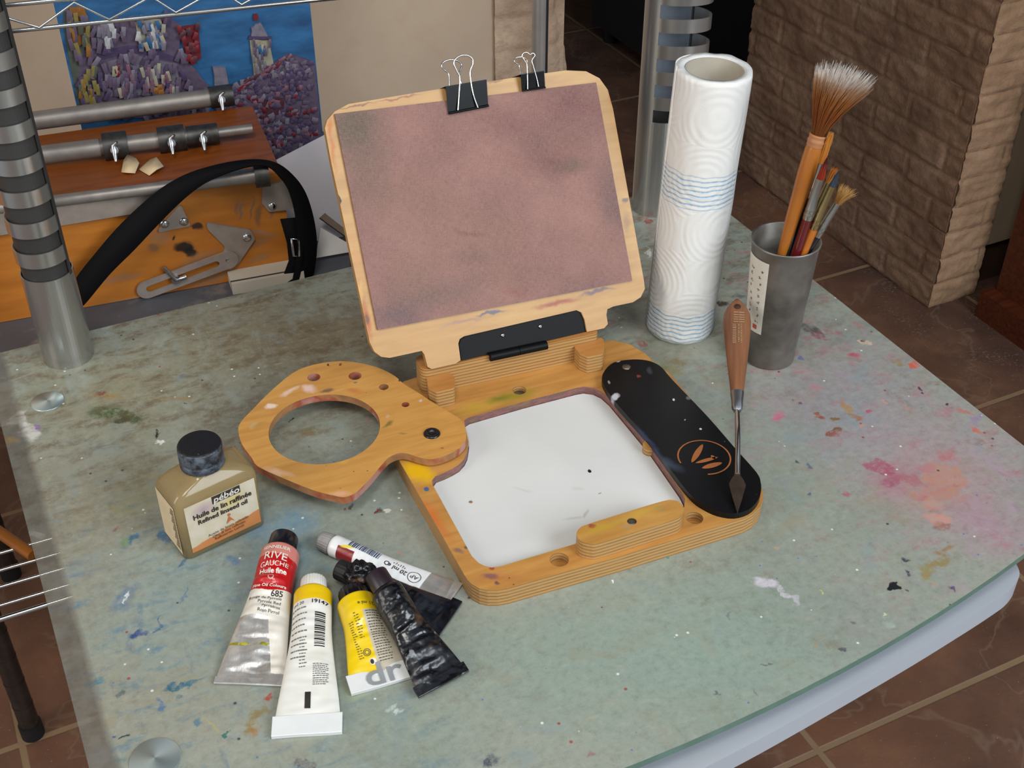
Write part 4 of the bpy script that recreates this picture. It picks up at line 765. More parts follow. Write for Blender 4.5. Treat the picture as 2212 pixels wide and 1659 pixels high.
# labels
def fl(u,v): return (u,-BD-.0003,v)
m=N('front_label'); x,y,z=m.xyz(); ridge=m.math('ADD',m.math('ADD',.0135,m.math('MULTIPLY',m.math('SUBTRACT',x,0),.16)),m.math('MULTIPLY',m.math('SUBTRACT',m.noise(120),.5),.003))
org=m.mr(m.math('SUBTRACT',z,ridge),-.0008,.0002,1,0); c=m.mix(m.mr(m.noise(60,detail=3),.35,.6,0,.6),L('cfc4b0'),L('bcae8c'))
c=m.blob(c,m.vm('MULTIPLY',m.comb(x,z,0),(1,1,0)),-.012,.038,.012,.007,.1,'a08498',.7,.9); c=m.blob(c,m.comb(x,z,0),.008,.034,.012,.008,.2,'c9b450',.6,.9)
m.set(col=m.mix(org,c,m.mix(m.noise(80),L('b5703c'),L('c4804c'))),rough=.45); M_fl=m.mat
b=MB(); put_rect(b,-.0245,.0055,.0265,.0455,fl,8,8); fl_=b.build('front_label',M_fl,bottle,OF)
M_ink=plain('black_ink','231c18',.6); M_brown=plain('brown_ink','5c3420',.6); M_whitei=plain('white_ink','e6e0d4',.6); M_dkbox=plain('dark_box','3a3028',.6)
t2=lambda u,v:(u,-BD-.0009,v)
b=MB(); prism(b,[[( -.0045,.0),(.0155,.0),(.0155,.0062),(-.0045,.0062)]],0,.0001)
b=MB(); put_rect(b,-.005,.0390,.0155,.0452,lambda u,v:(u,-BD-.0006,v),2,2); b.build('name_box',M_dkbox,fl_,OF)
b=MB(); put_text(b,'pébéo',.0072,t2,.0052,.0420,0,shear=.15,bold=.00012,sx=1.05); b.build('name_lettering',M_whitei,fl_,OF)
b=MB(); put_text(b,'Huile de lin raffinée',.0058,t2,.0015,.0345,0,bold=.00012,sx=.93); put_text(b,'Refined linseed oil',.0052,t2,.001,.0290,0,bold=.00012,sx=.95); b.build('title_lettering',M_ink,fl_,OF)
b=MB()
for k_,s_ in enumerate(('Aceite de linaza refinado','Olio di lino raffinato','Raffiniertes Leinöl')): put_text(b,s_,.003,t2,.003,.0150-.0027*k_,.04)
b.build('small_lettering',M_brown,fl_,OF)
b=MB(); b.add([t2(.002,.0175),t2(.0045,.0235),t2(.008,.0175),t2(.0055,.0195)],[[0,1,2,3]]); b.add([t2(.0048+.0011*math.cos(q*PI/6),.0245+.0011*math.sin(q*PI/6)) for q in range(12)],[list(range(12))]); b.build('bottle_picture',plain('orange_ink','c46a3c',.6),fl_,OF)
sl=lambda u,v:(-BW-.0003,u,v)
b=MB(); put_rect(b,-.0135,.004,.0145,.0455,sl,4,6); sl_=b.build('side_label',plain('cream_side_label','d9c4a0',.5,var=.08,scale=60),bottle,OF)
b=MB()
for r_ in range(15): put_rect(b,-.0125,.008+.0024*r_,-.006-.001*(r_%3),.0091+.0024*r_,lambda u,v:(-BW-.0006,u,v),2,1)
b.build('side_print',plain('grey_print','7c6a50',.7),sl_,OF)

# ================================================================ paint tubes
class PT:
    def __init__(s,cap,tail,r,label,capz=None,tailz=.0018,squash=.8,wr=.0004,seed=1,fl=.75,capr=.72,caplen=.011,shoulder=.004,z0=0,group='paint tubes heaped by the oil bottle'):
        C0=at(cap[0],cap[1],capz if capz is not None else r); T0=at(tail[0],tail[1],tailz)
        s.r=r; full=(C0-T0).length; Y=(C0-T0).normalized(); Xa=Y.cross(Vector((0,0,1))).normalized()
        Zt=Xa.cross(Y)
        # frame: origin at tail on underside line
        s.L=full-caplen-shoulder; s.fr=Frame(T0,Xa,Z=Zt); s.wr=wr; s.seed=seed; s.fl=fl; s.sq=squash; s.capr=capr; s.caplen=caplen; s.sh=shoulder
        s.o=thing('paint_tube',label,'paint tube',s.fr,group)
    def wh(s,y):
        t=max(0,min(1,y/(s.L*s.fl))); f=t*t*(3-2*t)*.6+t*.4; sq=s.sq+(1-s.sq)*max(0,min(1,(y-s.L*.55)/(s.L*.35)))
        h=max(.0009,s.r*(f**.9)*sq); w_=s.r*(PI/2*(1-f)+f)*(1+.12*(1-sq)); return w_,h
    def disp(s,x,y):
        e=min(1,y/.008)*min(1,max(0,(s.L-y)/.01)); return s.wr*e*(1.5*noise.noise(Vector((x*90,y*70,s.seed)))+noise.noise(Vector((x*60,y*240,s.seed+5))))
    def top(s,x,y,off=.0003):
        w_,h=s.wh(y); t=max(-.98,min(.98,x/w_)); k_=math.sqrt(1-t*t); return (x,y,h*k_+s.disp(x,y)*k_+off)
    def body(s,mats,mi=None):
        b=MB(); NS,NP=90,56; vs=[];fs=[]
        for j in range(NS+1):
            y=s.L*j/NS; w_,h=s.wh(y)
            for i in range(NP):
                a=2*PI*i/NP; x=w_*math.cos(a); z=h*math.sin(a)+s.disp(x,y)*max(0,math.sin(a)); vs.append((x,y,z))
        for q,(ys,k_) in enumerate(((s.L+s.sh*.3,.97),(s.L+s.sh*.8,.8),(s.L+s.sh,.55),(s.L+s.sh+.003,.5))):
            for i in range(NP): a=2*PI*i/NP; vs.append((s.r*k_*math.cos(a),ys,s.r*k_*math.sin(a)))
        for j in range(NS+4):
            for i in range(NP): fs.append([j*NP+i,j*NP+(i+1)%NP,(j+1)*NP+(i+1)%NP,(j+1)*NP+i])
        b.add(vs,fs,0,True); b.add(vs[:NP],[list(range(NP))]); b.add(vs[-NP:],[list(range(NP))])
        s.b=b.build('tube_body',mats,s.o,s.fr); return s.b
    def cap(s,mat,ribs=24,taper=.94):
        b=MB(); y0=s.L+s.sh*.75; y1=s.L+s.sh+s.caplen; rc=s.r*s.capr; n=ribs*4 if ribs else 40; vs=[];fs=[]
        prof=[(y0,rc*.98),(y0+.001,rc),(y1-.0015,rc*taper),(y1-.0004,rc*taper*.95),(y1,rc*taper*.85)]
        for y,r_ in prof:
            for i in range(n):
                a=2*PI*i/n; q=r_*(1-(.035 if ribs and i%4>=2 else 0)); vs.append((q*math.cos(a),y,q*math.sin(a)))
        for j in range(len(prof)-1):
            for i in range(n): fs.append([j*n+i,j*n+(i+1)%n,(j+1)*n+(i+1)%n,(j+1)*n+i])
        b.add(vs,fs,0,True); b.add(vs[:n],[list(range(n))]); b.add(vs[-n:],[list(range(n))]); return b.build('cap',mat,s.o,s.fr)
    def crimp(s,mat,ln=.007,th=.0022,wid=1.02,folds=2):
        w_,h=s.wh(0); w_*=wid; b=MB(); vs=[];fs=[]; n=16
        for i in range(n+1):
            x=-w_+2*w_*i/n; z_=.0006*math.sin(x*180+s.seed); 
            for (y,z) in ((-.0008,-th/2),(ln,-th/2*.8),(ln+.0004,0),(ln,th/2),(-.0008,th/2)): vs.append((x,y,z+z_*.3))
        for i in range(n):
            for k_ in range(5): fs.append([i*5+k_,i*5+(k_+1)%5,(i+1)*5+(k_+1)%5,(i+1)*5+k_])
        b.add(vs,fs,0,True); b.add(vs[:5],[list(range(5))]); b.add(vs[-5:],[list(range(5))]); return b.build('crimped_end',mat,s.o,s.fr,bevel=.0003)
def foilnode(m):
    n1=m.noise(50,m.mapv((0,0,0),(0,0,0),(1.4,.5,1)),detail=4); return m.mix(m.mr(n1,.3,.7),L('a8a29c'),L('e6e4e0'))
# T1 red/white/foil
t=PT((615,1160),(538,1477),.0128,'large squeezed tube with red top, black cap and bare crumpled foil end',squash=.66,wr=.0016,seed=2,capr=.78,caplen=.012)
m=N('red_white_foil'); x,y,z=m.xyz(); yy=m.math('ADD',y,m.math('MULTIPLY',m.math('SUBTRACT',m.noise(140),.5),.003)); Lt=t.L
foil=m.mr(m.math('SUBTRACT',yy,m.math('MULTIPLY',m.mr(x,.004,.012,0,1),-.034)),Lt*.47,Lt*.475,1,0)
foil=m.math('MULTIPLY',m.mr(m.math('ADD',yy,m.math('MULTIPLY',m.mr(x,.003,.012,0,1),.04)),Lt*.47,Lt*.475,1,0),1)
edge=m.math('ADD',yy,m.math('MULTIPLY',m.math('SUBTRACT',m.math('POWER',m.math('DIVIDE',x,.012),2),.5),-.002))
red=m.mr(edge,Lt*.655,Lt*.66,0,1); pale=m.mr(m.math('ADD',yy,m.math('MULTIPLY',m.noise(200),.003)),Lt*.925,Lt*.93,0,1)
c=m.mix(m.mr(m.noise(50),.55,.75,0,.4),L('d6d0c4'),L('b5a890')); c=m.mix(red,c,L('b00c10')); c=m.mix(m.math('MULTIPLY',pale,.8),c,L('c88478')); c=m.mix(foil,c,foilnode(m))
yst=m.math('MULTIPLY',m.mr(m.math('ABSOLUTE',m.math('SUBTRACT',yy,Lt*.27)),.0006,.0012,1,0),m.mr(m.noise(200),.4,.5)); c=m.mix(m.math('MULTIPLY',yst,foil),c,L('b8b020'))
m.set(col=c,metal=m.math('MULTIPLY',foil,.65),rough=m.mr(foil,0,1,.32,.3),coat=.2); m.bump(m.noise(160,m.mapv((0,0,0),(0,0,0),(1.6,.5,1)),detail=3),.5,.0009); t.body(m.mat)
t.cap(M_blk,0); M_foil=plain('tube_foil','dedcd8',.3,.6,var=.15,scale=80,bump=.001); t.crimp(M_foil,.004,.0014)
b=MB(); put_text(b,'SENNELIER',.0036,t.top,0,Lt*.965,bold=.0001); put_text(b,'RIVE',.0078,t.top,.0005,Lt*.895,bold=.00005); put_text(b,'GAUCHE',.0046,t.top,.0005,Lt*.835); put_text(b,'Huile fine',.0046,t.top,.0005,Lt*.785,bold=.0001); put_text(b,'Fine Oil Colours',.0032,t.top,.000,Lt*.68,bold=.0001)
for i in range(16):
    a=2*PI*i/16; b.add([t.top(.0005+.0020*math.cos(a+q),Lt*.735+.0020*math.sin(a+q)) for q in (-.12,.12)]+[t.top(.0005+.0011*math.cos(a),Lt*.735+.0011*math.sin(a))],[[0,1,2]])
b.build('printed_lettering',M_whitei,t.b,t.fr)
b=MB(); put_text(b,'685',.0052,t.top,.006,Lt*.625,bold=.0001)
for k_,s_ in enumerate(('Rouge de Pyrrole','Pyrrole Red','Pyrrolrot','Rojo Pirrol')): put_text(b,s_,.003,t.top,.0095,Lt*.595-.0032*k_,align='RIGHT')
b.build('colour_lettering',M_ink,t.b,t.fr)
# T2 white/yellow band, white cap
t=PT((678,1253),(663,1586),.0122,'white tube with yellow shoulder band, white cap and barcode, lowest in the heap',squash=.75,wr=.0007,seed=9,capr=.72,caplen=.0095)
Lt=t.L; m=N('cream_white_tube'); x,y,z=m.xyz(); c=m.mix(m.mr(m.noise(25,detail=3),.5,.75,0,.6),L('d8d6cf'),L('c2b494')); c=m.mix(m.mr(y,Lt*.895,Lt*.9,0,1),c,L('dcb405'))
c=m.mix(m.math('MULTIPLY',m.mr(m.voro(150),.06,.1,.8,0),m.math('GREATER_THAN',m.noise(40),.58)),c,L('8a6a3c')); m.set(col=c,rough=.35,coat=.2); m.bump(m.noise(140,detail=3),.2,.0006); t.body(m.mat)
M_wcap=plain('white_cap','dddbd2',.4,var=.1,scale=80); t.cap(M_wcap,26,.95); t.crimp(plain('white_crimp','dcdedd',.3,var=.04),.0125,.0032,1.03)
b=MB(); put_text(b,'19147',.0042,t.top,.0055,Lt*.872,bold=.00008); put_text(b,'ml 20',.0030,t.top,-.0075,Lt*.872)
rnd=random.Random(11)
y_=Lt*.56
while y_<Lt*.80:
    h_=rnd.choice((.0004,.0007,.0011)); put_rect(b,.0030,y_,.0092,y_+h_,t.top,5,1); y_+=h_+rnd.choice((.0005,.0008))
b.build('printed_barcode',M_ink,t.b,t.fr)
b=MB(); put_rect(b,-.0018,Lt*.16,.0016,Lt*.265,t.top,3,4); b.build('black_bar',M_ink,t.b,t.fr)
b=MB(); M_grey=plain('grey_ink','6e6c68',.7)
def lines(t,b,u0,u1,y1,y0,dy,sz,seed,off=.0003):
    rnd=random.Random(seed); y=y1
    while y>y0:
        u=u0
        while u<u1:
            w_=rnd.uniform(.0006,.0018); 
            if u+w_>u1: break
            put_rect(b,u,y,u+w_,y+sz,lambda a,c_:t.top(a,c_,off),2,1); u+=w_+rnd.uniform(.0003,.0006)
        y-=dy
lines(t,b,-.0115,-.0015,Lt*.83,Lt*.46,.0042,.0009,3); lines(t,b,-.006,-.0012,Lt*.60,Lt*.42,.0021,.0007,4); lines(t,b,.0026,.012,Lt*.44,Lt*.30,.0013,.0006,5); b.build('fine_print',M_grey,t.b,t.fr)
# T4 small white, grey cap (behind)
t=PT((692,1166),(978,1287),.0075,'slim white tube with ribbed grey cap and blue barcode at the top of the heap',squash=.85,wr=.0004,seed=14,capr=.95,caplen=.0085,shoulder=.003)
Lt=t.L; m=N('slim_white_tube'); x,y,z=m.xyz(); foil=m.mr(y,Lt*.235,Lt*.24,1,0); c=m.mix(m.mr(m.noise(60),.55,.7,0,.4),L('dcdcdc'),L('c6c6c8')); rx_=m.math('MULTIPLY',m.mr(x,-.0032,-.0034,0,1),m.math('MULTIPLY',m.mr(y,Lt*.80,Lt*.802,0,1),m.mr(y,Lt*.94,Lt*.942,1,0))); c=m.mix(rx_,c,L('7c1c20'))
c=m.blob(c,m.vm('MULTIPLY',m.obj,(1,1,0)),-.002,Lt*.87,.0015,.006,.3,'d8c020',.9,.4); c=m.mix(foil,c,foilnode(m)); m.set(col=c,metal=m.math('MULTIPLY',foil,.65),rough=.3); m.bump(m.noise(140),.25,.0006); t.body(m.mat)
t.cap(plain('grey_ribbed_cap','8f8b88',.6,var=.15,scale=120),22,.9); t.crimp(M_foil,.005,.0014)
b=MB(); rnd=random.Random(21); y_=Lt*.62
while y_<Lt*.87:
    h_=rnd.choice((.0004,.0006,.0009)); put_rect(b,-.001,y_,.0048,y_+h_,t.top,4,1); y_+=h_+rnd.choice((.0004,.0007))
b.build('blue_barcode',plain('blue_ink','2c4064',.6),t.b,t.fr)
b=MB(); put_text(b,'20 ml e',.0048,t.top,-.001,Lt*.455,PI/2,bold=.00006)
ay=Lt*.315
for i in range(30):
    a0_,a1_=2*PI*i/30,2*PI*(i+1)/30; b.add([t.top(-.0005+r_*math.cos(q),ay+r_*math.sin(q)) for q in (a0_,a1_) for r_ in (.0046,.0042)],[[0,1,3,2]])
put_text(b,'AP',.0046,t.top,-.0005,ay,PI/2)
for i in range(20):
    a=PI*.6+2*PI*i/20; b.add([t.top(-.0005+2e-3*0+.0018*math.cos(q)*1,Lt*.545+.0018*math.sin(q)) for q in (a,a+.3)]+[t.top(-.0005+.0012*math.cos(q),Lt*.545+.0012*math.sin(q)) for q in (a+.3,a)],[[0,1,2,3]])
lines(t,b,.002,.0045,Lt*.50,Lt*.40,.0016,.0005,7); b.build('printed_lettering',M_ink,t.b,t.fr)
# T6 black behind
m=N('grimy_black_tube'); n1=m.noise(60,detail=3,rough=.6); n2=m.noise(32,detail=3); c=m.mix(m.mr(n1,.5,.7,0,.6),L('0c0d12'),L('252932')); c=m.mix(m.mr(n2,.57,.66,0,.8),c,L('6c4c30')); c=m.mix(m.mr(m.noise(110),.64,.72,0,.8),c,L('8f9298')); m.set(col=c,rough=m.mr(n1,.3,.7,.12,.45)); m.bump(m.math('ADD',n1,n2),.9,.0022); M_grim=m.mat
m=N('black_plain_tube'); n1=m.noise(70,detail=4); m.set(col=m.mix(m.mr(n1,.4,.7),L('0b0c12'),L('1d202a')),rough=m.mr(n1,.3,.7,.15,.4)); m.bump(n1,.6,.0018); M_blkt=m.mat
t=PT((729,1228),(972,1335),.0088,'black tube half hidden beneath the grimy one, its folded end pointing right',capz=.0115,tailz=.0035,squash=.9,wr=.0009,seed=23,capr=.85,caplen=.01)
t.body(M_blkt); t.cap(M_rubber,18); t.crimp(M_blkt,.006,.0018,1.1)
# dried paint lump on its shoulder
b=MB(); p=at(778,1240,.016); 
bm=bmesh.new(); bmesh.ops.create_icosphere(bm,subdivisions=4,radius=.0085)
for v in bm.verts: v.co*=1+.35*noise.noise(v.co*260)+.2*noise.noise(v.co*700); v.co.x*=1.15
b.add([v.co.copy() for v in bm.verts],[[q.index for q in f_.verts] for f_ in bm.faces],0,True); bm.free()
b.build('dried_paint_lump',M_grim,t.o,ground(p,-20),merge=False)
# T3 yellow
t=PT((760,1275),(829,1479),.0125,'yellow tube with black cap and folded white end carrying grey letters',squash=.72,wr=.0006,seed=31,capr=.8,caplen=.008,shoulder=.003)
Lt=t.L; m=N('yellow_tube'); x,y,z=m.xyz(); yy=m.math('ADD',y,m.math('MULTIPLY',m.noise(150),.002)); grey=m.math('MULTIPLY',m.math('MULTIPLY',m.mr(m.math('ADD',x,m.math('MULTIPLY',m.noise(150),.001)),.0005,.0012),m.mr(yy,Lt*.80,Lt*.81,1,0)),1)
c=m.mix(m.mr(m.noise(40),.5,.8,0,.3),L('dcba04'),L('c4a010')); c=m.mix(grey,c,L('b5ab98')); c=m.mix(m.mr(yy,Lt*.15,Lt*.16,1,0),c,L('d9d9d6')); m.set(col=c,rough=.3,coat=.3); m.bump(m.noise(100,detail=3),.2,.0008); t.body(m.mat)
t.cap(M_blk,20); M_wc=plain('white_fold','d6d6d4',.3,var=.04); t.crimp(M_wc,.012,.003,1.0)
b=MB(); lines(t,b,.002,.0115,Lt*.76,Lt*.22,.0017,.0006,15); lines(t,b,-.0095,-.0065,Lt*.70,Lt*.3,.0016,.0005,16); lines(t,b,-.0055,-.002,Lt*.78,Lt*.5,.0018,.0005,17); put_text(b,'21 ml e',.0034,t.top,.004,Lt*.86,PI*.97,bold=.00005)
for rr2 in (.0024,.0015):
    for i in range(24):
        a=2*PI*i/24; b.add([t.top(-.004+rr2*math.cos(q),Lt*.36+rr2*math.sin(q)) for q in (a,a+.26)]+[t.top(-.004+(rr2-.0004)*math.cos(q),Lt*.36+(rr2-.0004)*math.sin(q)) for q in (a+.26,a)],[[0,1,2,3]])
b.build('fine_print',plain('tube_print','4c4838',.7),t.b,t.fr)
b=MB(); b.add([t.top(-.002+.0021*math.cos(PI*i/10),Lt*.255+.0021*math.sin(PI*i/10)) for i in range(20)],[list(range(20))]); b.build('white_dot',M_whitei,t.b,t.fr)
b=MB(); b.add([t.top(-.0026+.0011*math.cos(PI*i/10),Lt*.255+.0015*math.sin(PI*i/10),.0006) for i in range(20)],[list(range(20))]); b.build('dot_swirl',M_ink,t.b,t.fr)
b=MB(); put_text(b,'dr',.021,lambda u,v:(u,v,.0021 if v<.0125 else .0024+ (v-.0125)*.25),.0015,.0065,0,bold=.0003,sx=1.2); b.build('grey_letters',plain('grey_letter','8f9294',.5),t.b,t.fr)
# T5 black front, lying over
t=PT((810,1238),(958,1476),.0105,'grimy black tube crusted with dried paint lying on top of the heap',capz=.031,tailz=.004,squash=.8,wr=.0014,seed=41,capr=.72,caplen=.012)
t.body(M_grim); t.cap(plain('purple_black_cap','2a1c26',.4,var=.3,scale=100),0,.98); t.crimp(M_grim,.006,.0022,1.05)

# ================================================================ CD columns
def column(frame,r,z_solid,period,ztop,label,right=False):
    o=thing('slotted_steel_column',label,'column',frame,'slotted steel columns on the desk')
    M_a=plain('satin_aluminium','b0aeaa',.24,.85,var=.04,scale=12); M_in=plain('column_inside','3a3836',.5,.2,var=.1,scale=12); M_bi=plain('column_back_reflect','9aa4b0',.5,.3,var=.08,scale=40)  # back half: blue reflection put into its base colour
    def arc(b,r,a0,a1,z0,z1,n=36,bul=0,bdir=0,th=.0009):
        vs=[]
        for i in range(n+1):
            a=a0+(a1-a0)*i/n; k_=max(0,math.cos(a-bdir))**1.2*bul
            for rr_ in (r,r-th):
                for z_ in (z0,z1): vs.append((rr_*math.cos(a)+k_*math.cos(bdir),rr_*math.sin(a)+k_*math.sin(bdir),z_))
        fs=[]
        for i in range(n): q=4*i; fs+=[[q,q+1,q+5,q+4],[q+2,q+3,q+7,q+6],[q,q+2,q+6,q+4],[q+1,q+3,q+7,q+5]]
        fs+=[[0,1,3,2],[4*n,4*n+1,4*n+3,4*n+2]]
        b.add(vs,fs,0,False)
    R_=math.radians
    if not right:
        b=MB(); arc(b,r,0,2*PI,0,z_solid,64); b.build('base_sleeve',M_a,o,frame)
        b=MB(); arc(b,r-.0018,0,2*PI,z_solid-.002,ztop,48); tag(b.build('inner_tube',M_in,o,frame),'dark inner tube seen in the slots')
        for aa in (R_(-8),R_(172)):
            b=MB(); arc(b,r+.0003,aa-R_(5),aa+R_(5),z_solid-.002,ztop,6); b.build('side_rail',M_in,o,frame)
        k_=0; z_=z_solid+.0125
        while z_<ztop:
            b=MB(); arc(b,r+.0002,R_(170),R_(353),z_,z_+.0125,64,.0004,R_(262)); b.build('band',M_a,o,frame); z_+=period
    else:
        b=MB(); arc(b,r,0,2*PI,0,z_solid,64); b.build('base_sleeve',M_a,o,frame)
        b=MB(); arc(b,r,R_(5),R_(175),z_solid-.002,ztop,40); b.build('back_half',M_bi,o,frame)
        b=MB(); arc(b,r,R_(175),R_(243),z_solid-.002,ztop,20); b.build('front_spine',M_a,o,frame)
        b=MB(); arc(b,r+.0002,R_(-3),R_(6),z_solid-.002,ztop,8); b.build('edge_rail',plain('dark_edge','26282c',.5),o,frame)
        z_=z_solid+.0125
        while z_<ztop:
            b=MB(); arc(b,r,R_(242),R_(400),z_,z_+.0125,64,.017,R_(-15)); b.build('band',M_a,o,frame); z_+=period
    return o
column(ground(at(149,768,0),0),.0200,.083,.0262,.44,'slotted steel column standing at the left rear of the desk')
rc=at(1412,447,0); column(ground(rc,0),.0215,.0985,.0245,.44,'slotted steel column behind the paper roll, its strips bowed outwards',right=True)

# ================================================================ EASEL
ZS=-.02
M_shelf=N('grey_stained_shelf'); n1=M_shelf.noise(30,detail=4); M_shelf.set(col=M_shelf.mix(M_shelf.mr(n1,.55,.7,0,.7),L('4a4c52'),L('80746e')),rough=.5); M_shelf=M_shelf.mat
shf=thing('storage_shelf','dark grey paint-smeared shelf behind the desk holding the wooden easel','shelf',ground(EF.w(-.4,1.1,FZ),19.5))
# polygon following the desk's rear edge (desk d=.938) with a gap
def ef(p): q=EF.loc(p); return (q.x,q.y)
pl=[ef(RF.w(-.62,.962,0)),ef(RF.w(.30,.962,0)),(.27,1.29),(-.95,1.29)]
b=MB(); prism(b,[pl],ZS-.025,ZS); b.build('shelf_board',M_shelf,shf,EF,bevel=.002)
for (a,d) in ((-.75,1.05),(-.75,1.25),(.02,1.1),(.02,1.27)):
    b=MB(); tube(b,[(a,d,FZ),(a,d,ZS-.026)],.012,12); b.build('leg',M_steel,shf,EF)
easel=thing('folded_box_easel','folded orange wooden box easel with aluminium legs and a black strap','easel',Frame(EF.w(-.4,1.1,ZS),EA,Z=(0,0,1)))
FP=vplane(1.009)       # front face plane: u=a', v=z
zt=.083
ur_=FP.px(621,480)[0]
exf=[(400,535,24,15,'101216',.95,.4,.1),(412,545,20,12,'14161a',.95,.4,.3),(330,535,16,14,'7a5a40',.8,.5,.0),(425,490,12,10,'15161a',.9,.4,-.5),(376,515,4,6,'15161a',.9,.4),(530,440,60,24,'8a5a28',.5,.8),(560,520,50,14,'8c6a48',.5,.7,-.4),(480,590,60,14,'9a6430',.5,.8,-.3),(560,560,30,10,'8c7050',.6,.6,-.3),(260,600,60,10,'8a7058',.5,.7,-.2),(250,650,60,14,'a06a30',.4,.8),(560,465,10,30,'5c4a3c',.6,.6),(510,450,8,20,'5c5450',.5,.6),(20,540,60,40,'a86a28',.3,.9),(470,600,90,8,'8a6a50',.6,.6,-.25),(540,500,60,6,'8c7a6a',.6,.6,.1),(430,560,60,16,'7c6a5c',.45,.8,-.3),(520,455,4,26,'6c625c',.7,.5),(545,450,3,30,'5c5450',.6,.5),(585,455,4,24,'6c625c',.6,.5),(300,640,70,5,'94765c',.6,.6,-.2),(345,510,26,22,'8a7a6c',.4,.8)]
m=N('easel_orange_wood'); g=m.noise(7,m.mapv((0,0,0),(0,0,0),(1.5,12,12)),detail=4); col=m.mix(m.mr(g,.3,.7),L('a4601c'),L('bd7428')); wv=m.wobble(.006,60,None,3)
for e in exf: col=m.blob(col,wv,*bl(FP,*e))
x,y,z=m.xyz(); sc=m.mr(m.noise(1,m.mapv((0,0,0),(0,0,.35),(40,400,1)),detail=3),.66,.74,0,.6); col=m.mix(sc,col,L('77604c')); m.set(col=col,rough=.45); M_ew=m.mat
ew_top=wood('easel_top_wood','6c3410','824416',layers=False).mat
b=MB(); prism(b,[rect(-.80,ZS+.0005,ur_,zt)],-.012,0); b.build('box_side',M_ew,easel,FP,bevel=.001)
EFt=Frame(EF.w(0,0,0),EA,Z=(0,0,1))
b=MB(); box(b,-.80,ur_,1.0215,1.155,zt-.012,zt); b.build('box_top',ew_top,easel,EFt,bevel=.001)
b=MB(); box(b,ur_-.010,ur_-.0005,1.0215,1.155,ZS+.001,zt-.0125); b.build('box_end',ew_top,easel,EFt)
b=MB(); box(b,-.80,ur_-.02,1.143,1.1545,ZS+.001,zt-.0125); b.build('box_back',ew_top,easel,EFt)
# seam line of the front board
M_alu=plain('grey_aluminium','938b84',.45,.6,var=.15,scale=60); M_plate=plain('zinc_plate','a3968c',.45,.35,var=.12,scale=70); M_alud=plain('dull_fitting','54524f',.45,.8,var=.25,scale=120)
def etube(x0,y0,x1,y1,rpx0,z_,name='aluminium_leg',segs=None):
    P=at(x0,y0,z_);Q=at(x1,y1,z_); b=MB()
    if segs is None: segs=[(0,1,1)]
    for f0_,f1_,k_ in segs: a=P.lerp(Q,f0_); c_=P.lerp(Q,f1_); r_=rpx0*k_/2/ppm(P.lerp(Q,.5)); tube(b,[a,c_],r_,20)
    return b.build(name,M_alu,easel),P,Q
L1,P1_,Q1_=etube(-160,292,462,210,40,zt+.011)
L2,P2_,Q2_=etube(-160,366,545,278,40,zt+.0105,segs=[(0,.52,1),(.52,.80,.92),(.80,1,.55)])
L3,P3_,Q3_=etube(-160,470,560,378,26,zt+.007,segs=[(0,.86,1),(.80,1,1.28)])
def clampc(P,Q,f0_,f1_,r_,par,wing=True):
    a=P.lerp(Q,f0_); c_=P.lerp(Q,f1_); b=MB(); tube(b,[a,c_],r_,20); o_=b.build('leg_clamp',M_alud,par)
    if wing:
        mid=a.lerp(c_,.6)+Vector((0.002,-.004,-.002)); b=MB(); tube(b,[mid,mid+Vector((0,-.014,.006))],.0036,14)
        q=mid+Vector((0,-.013,.0055)); tube(b,[q+Vector((.001,-.006,-.008)),q+Vector((0,-.002,-.003)),q,q+Vector((-.001,.002,.004)),q+Vector((.003,.001,.0075))],[.0012,.0024,.0032,.0024,.0012],10); b.build('wing_nut',M_steel,o_)
clampc(P2_,Q2_,.53,.605,.0125,L2); clampc(P2_,Q2_,.70,.785,.0120,L2); clampc(P2_,Q2_,.79,.89,.0095,L2)
clampc(P1_,Q1_,.985,1.07,.0105,L1,True); clampc(P3_,Q3_,.985,1.03,.011,L3,False)
# channel under third leg, plates on the front
def plate(poly,name,h=.0025,mat=M_plate,r=.002,par=easel,z0=.0002):
    b=MB(); q=[(0+a/3.072,o_+b_/3.072) for a,b_,o_ in poly]; loops=[rounded(FP.pxs(q),r,4)]; prism(b,loops,z0,z0+h); return b.build(name,mat,par,FP,bevel=.0004)
plate([(-400,1445,0),(380,1310,0),(1120,1195,0),(1000,1385,0),(420,1480,0),(-400,1610,0)],'leg_channel',.004,r=.001)
pa=plate([(1060,1500,0),(1195,1345,0),(1265,1490,0),(1040,1535,0)],'hinge_plate')
pb_=plate([(1360,240,400),(1660,290,400),(1690,350,400),(1580,510,400),(1520,560,400),(1470,480,400),(1490,400,400),(1380,290,400)],'hinge_plate')
pc=plate([(1740,1230,0),(1870,1195,0),(1945,1255,0),(1940,1380,0),(1780,1395,0),(1735,1340,0)],'hinge_plate',.003,par=L3)
for (x_,y_,pp) in ((1090,1475,pa),(1218,1460,pa),(1635,335+1229,pb_),(1505,480+1229,pb_),(1803,1357,pc)):
    u,v=FP.px(x_/3.072,y_/3.072); b=MB(); lathe(b,[(.004,.0025),(.0038,.0038),(.002,.0048),(0,.005)],18,c=(u,v)); b.build('rivet',M_chrome,pp,FP)
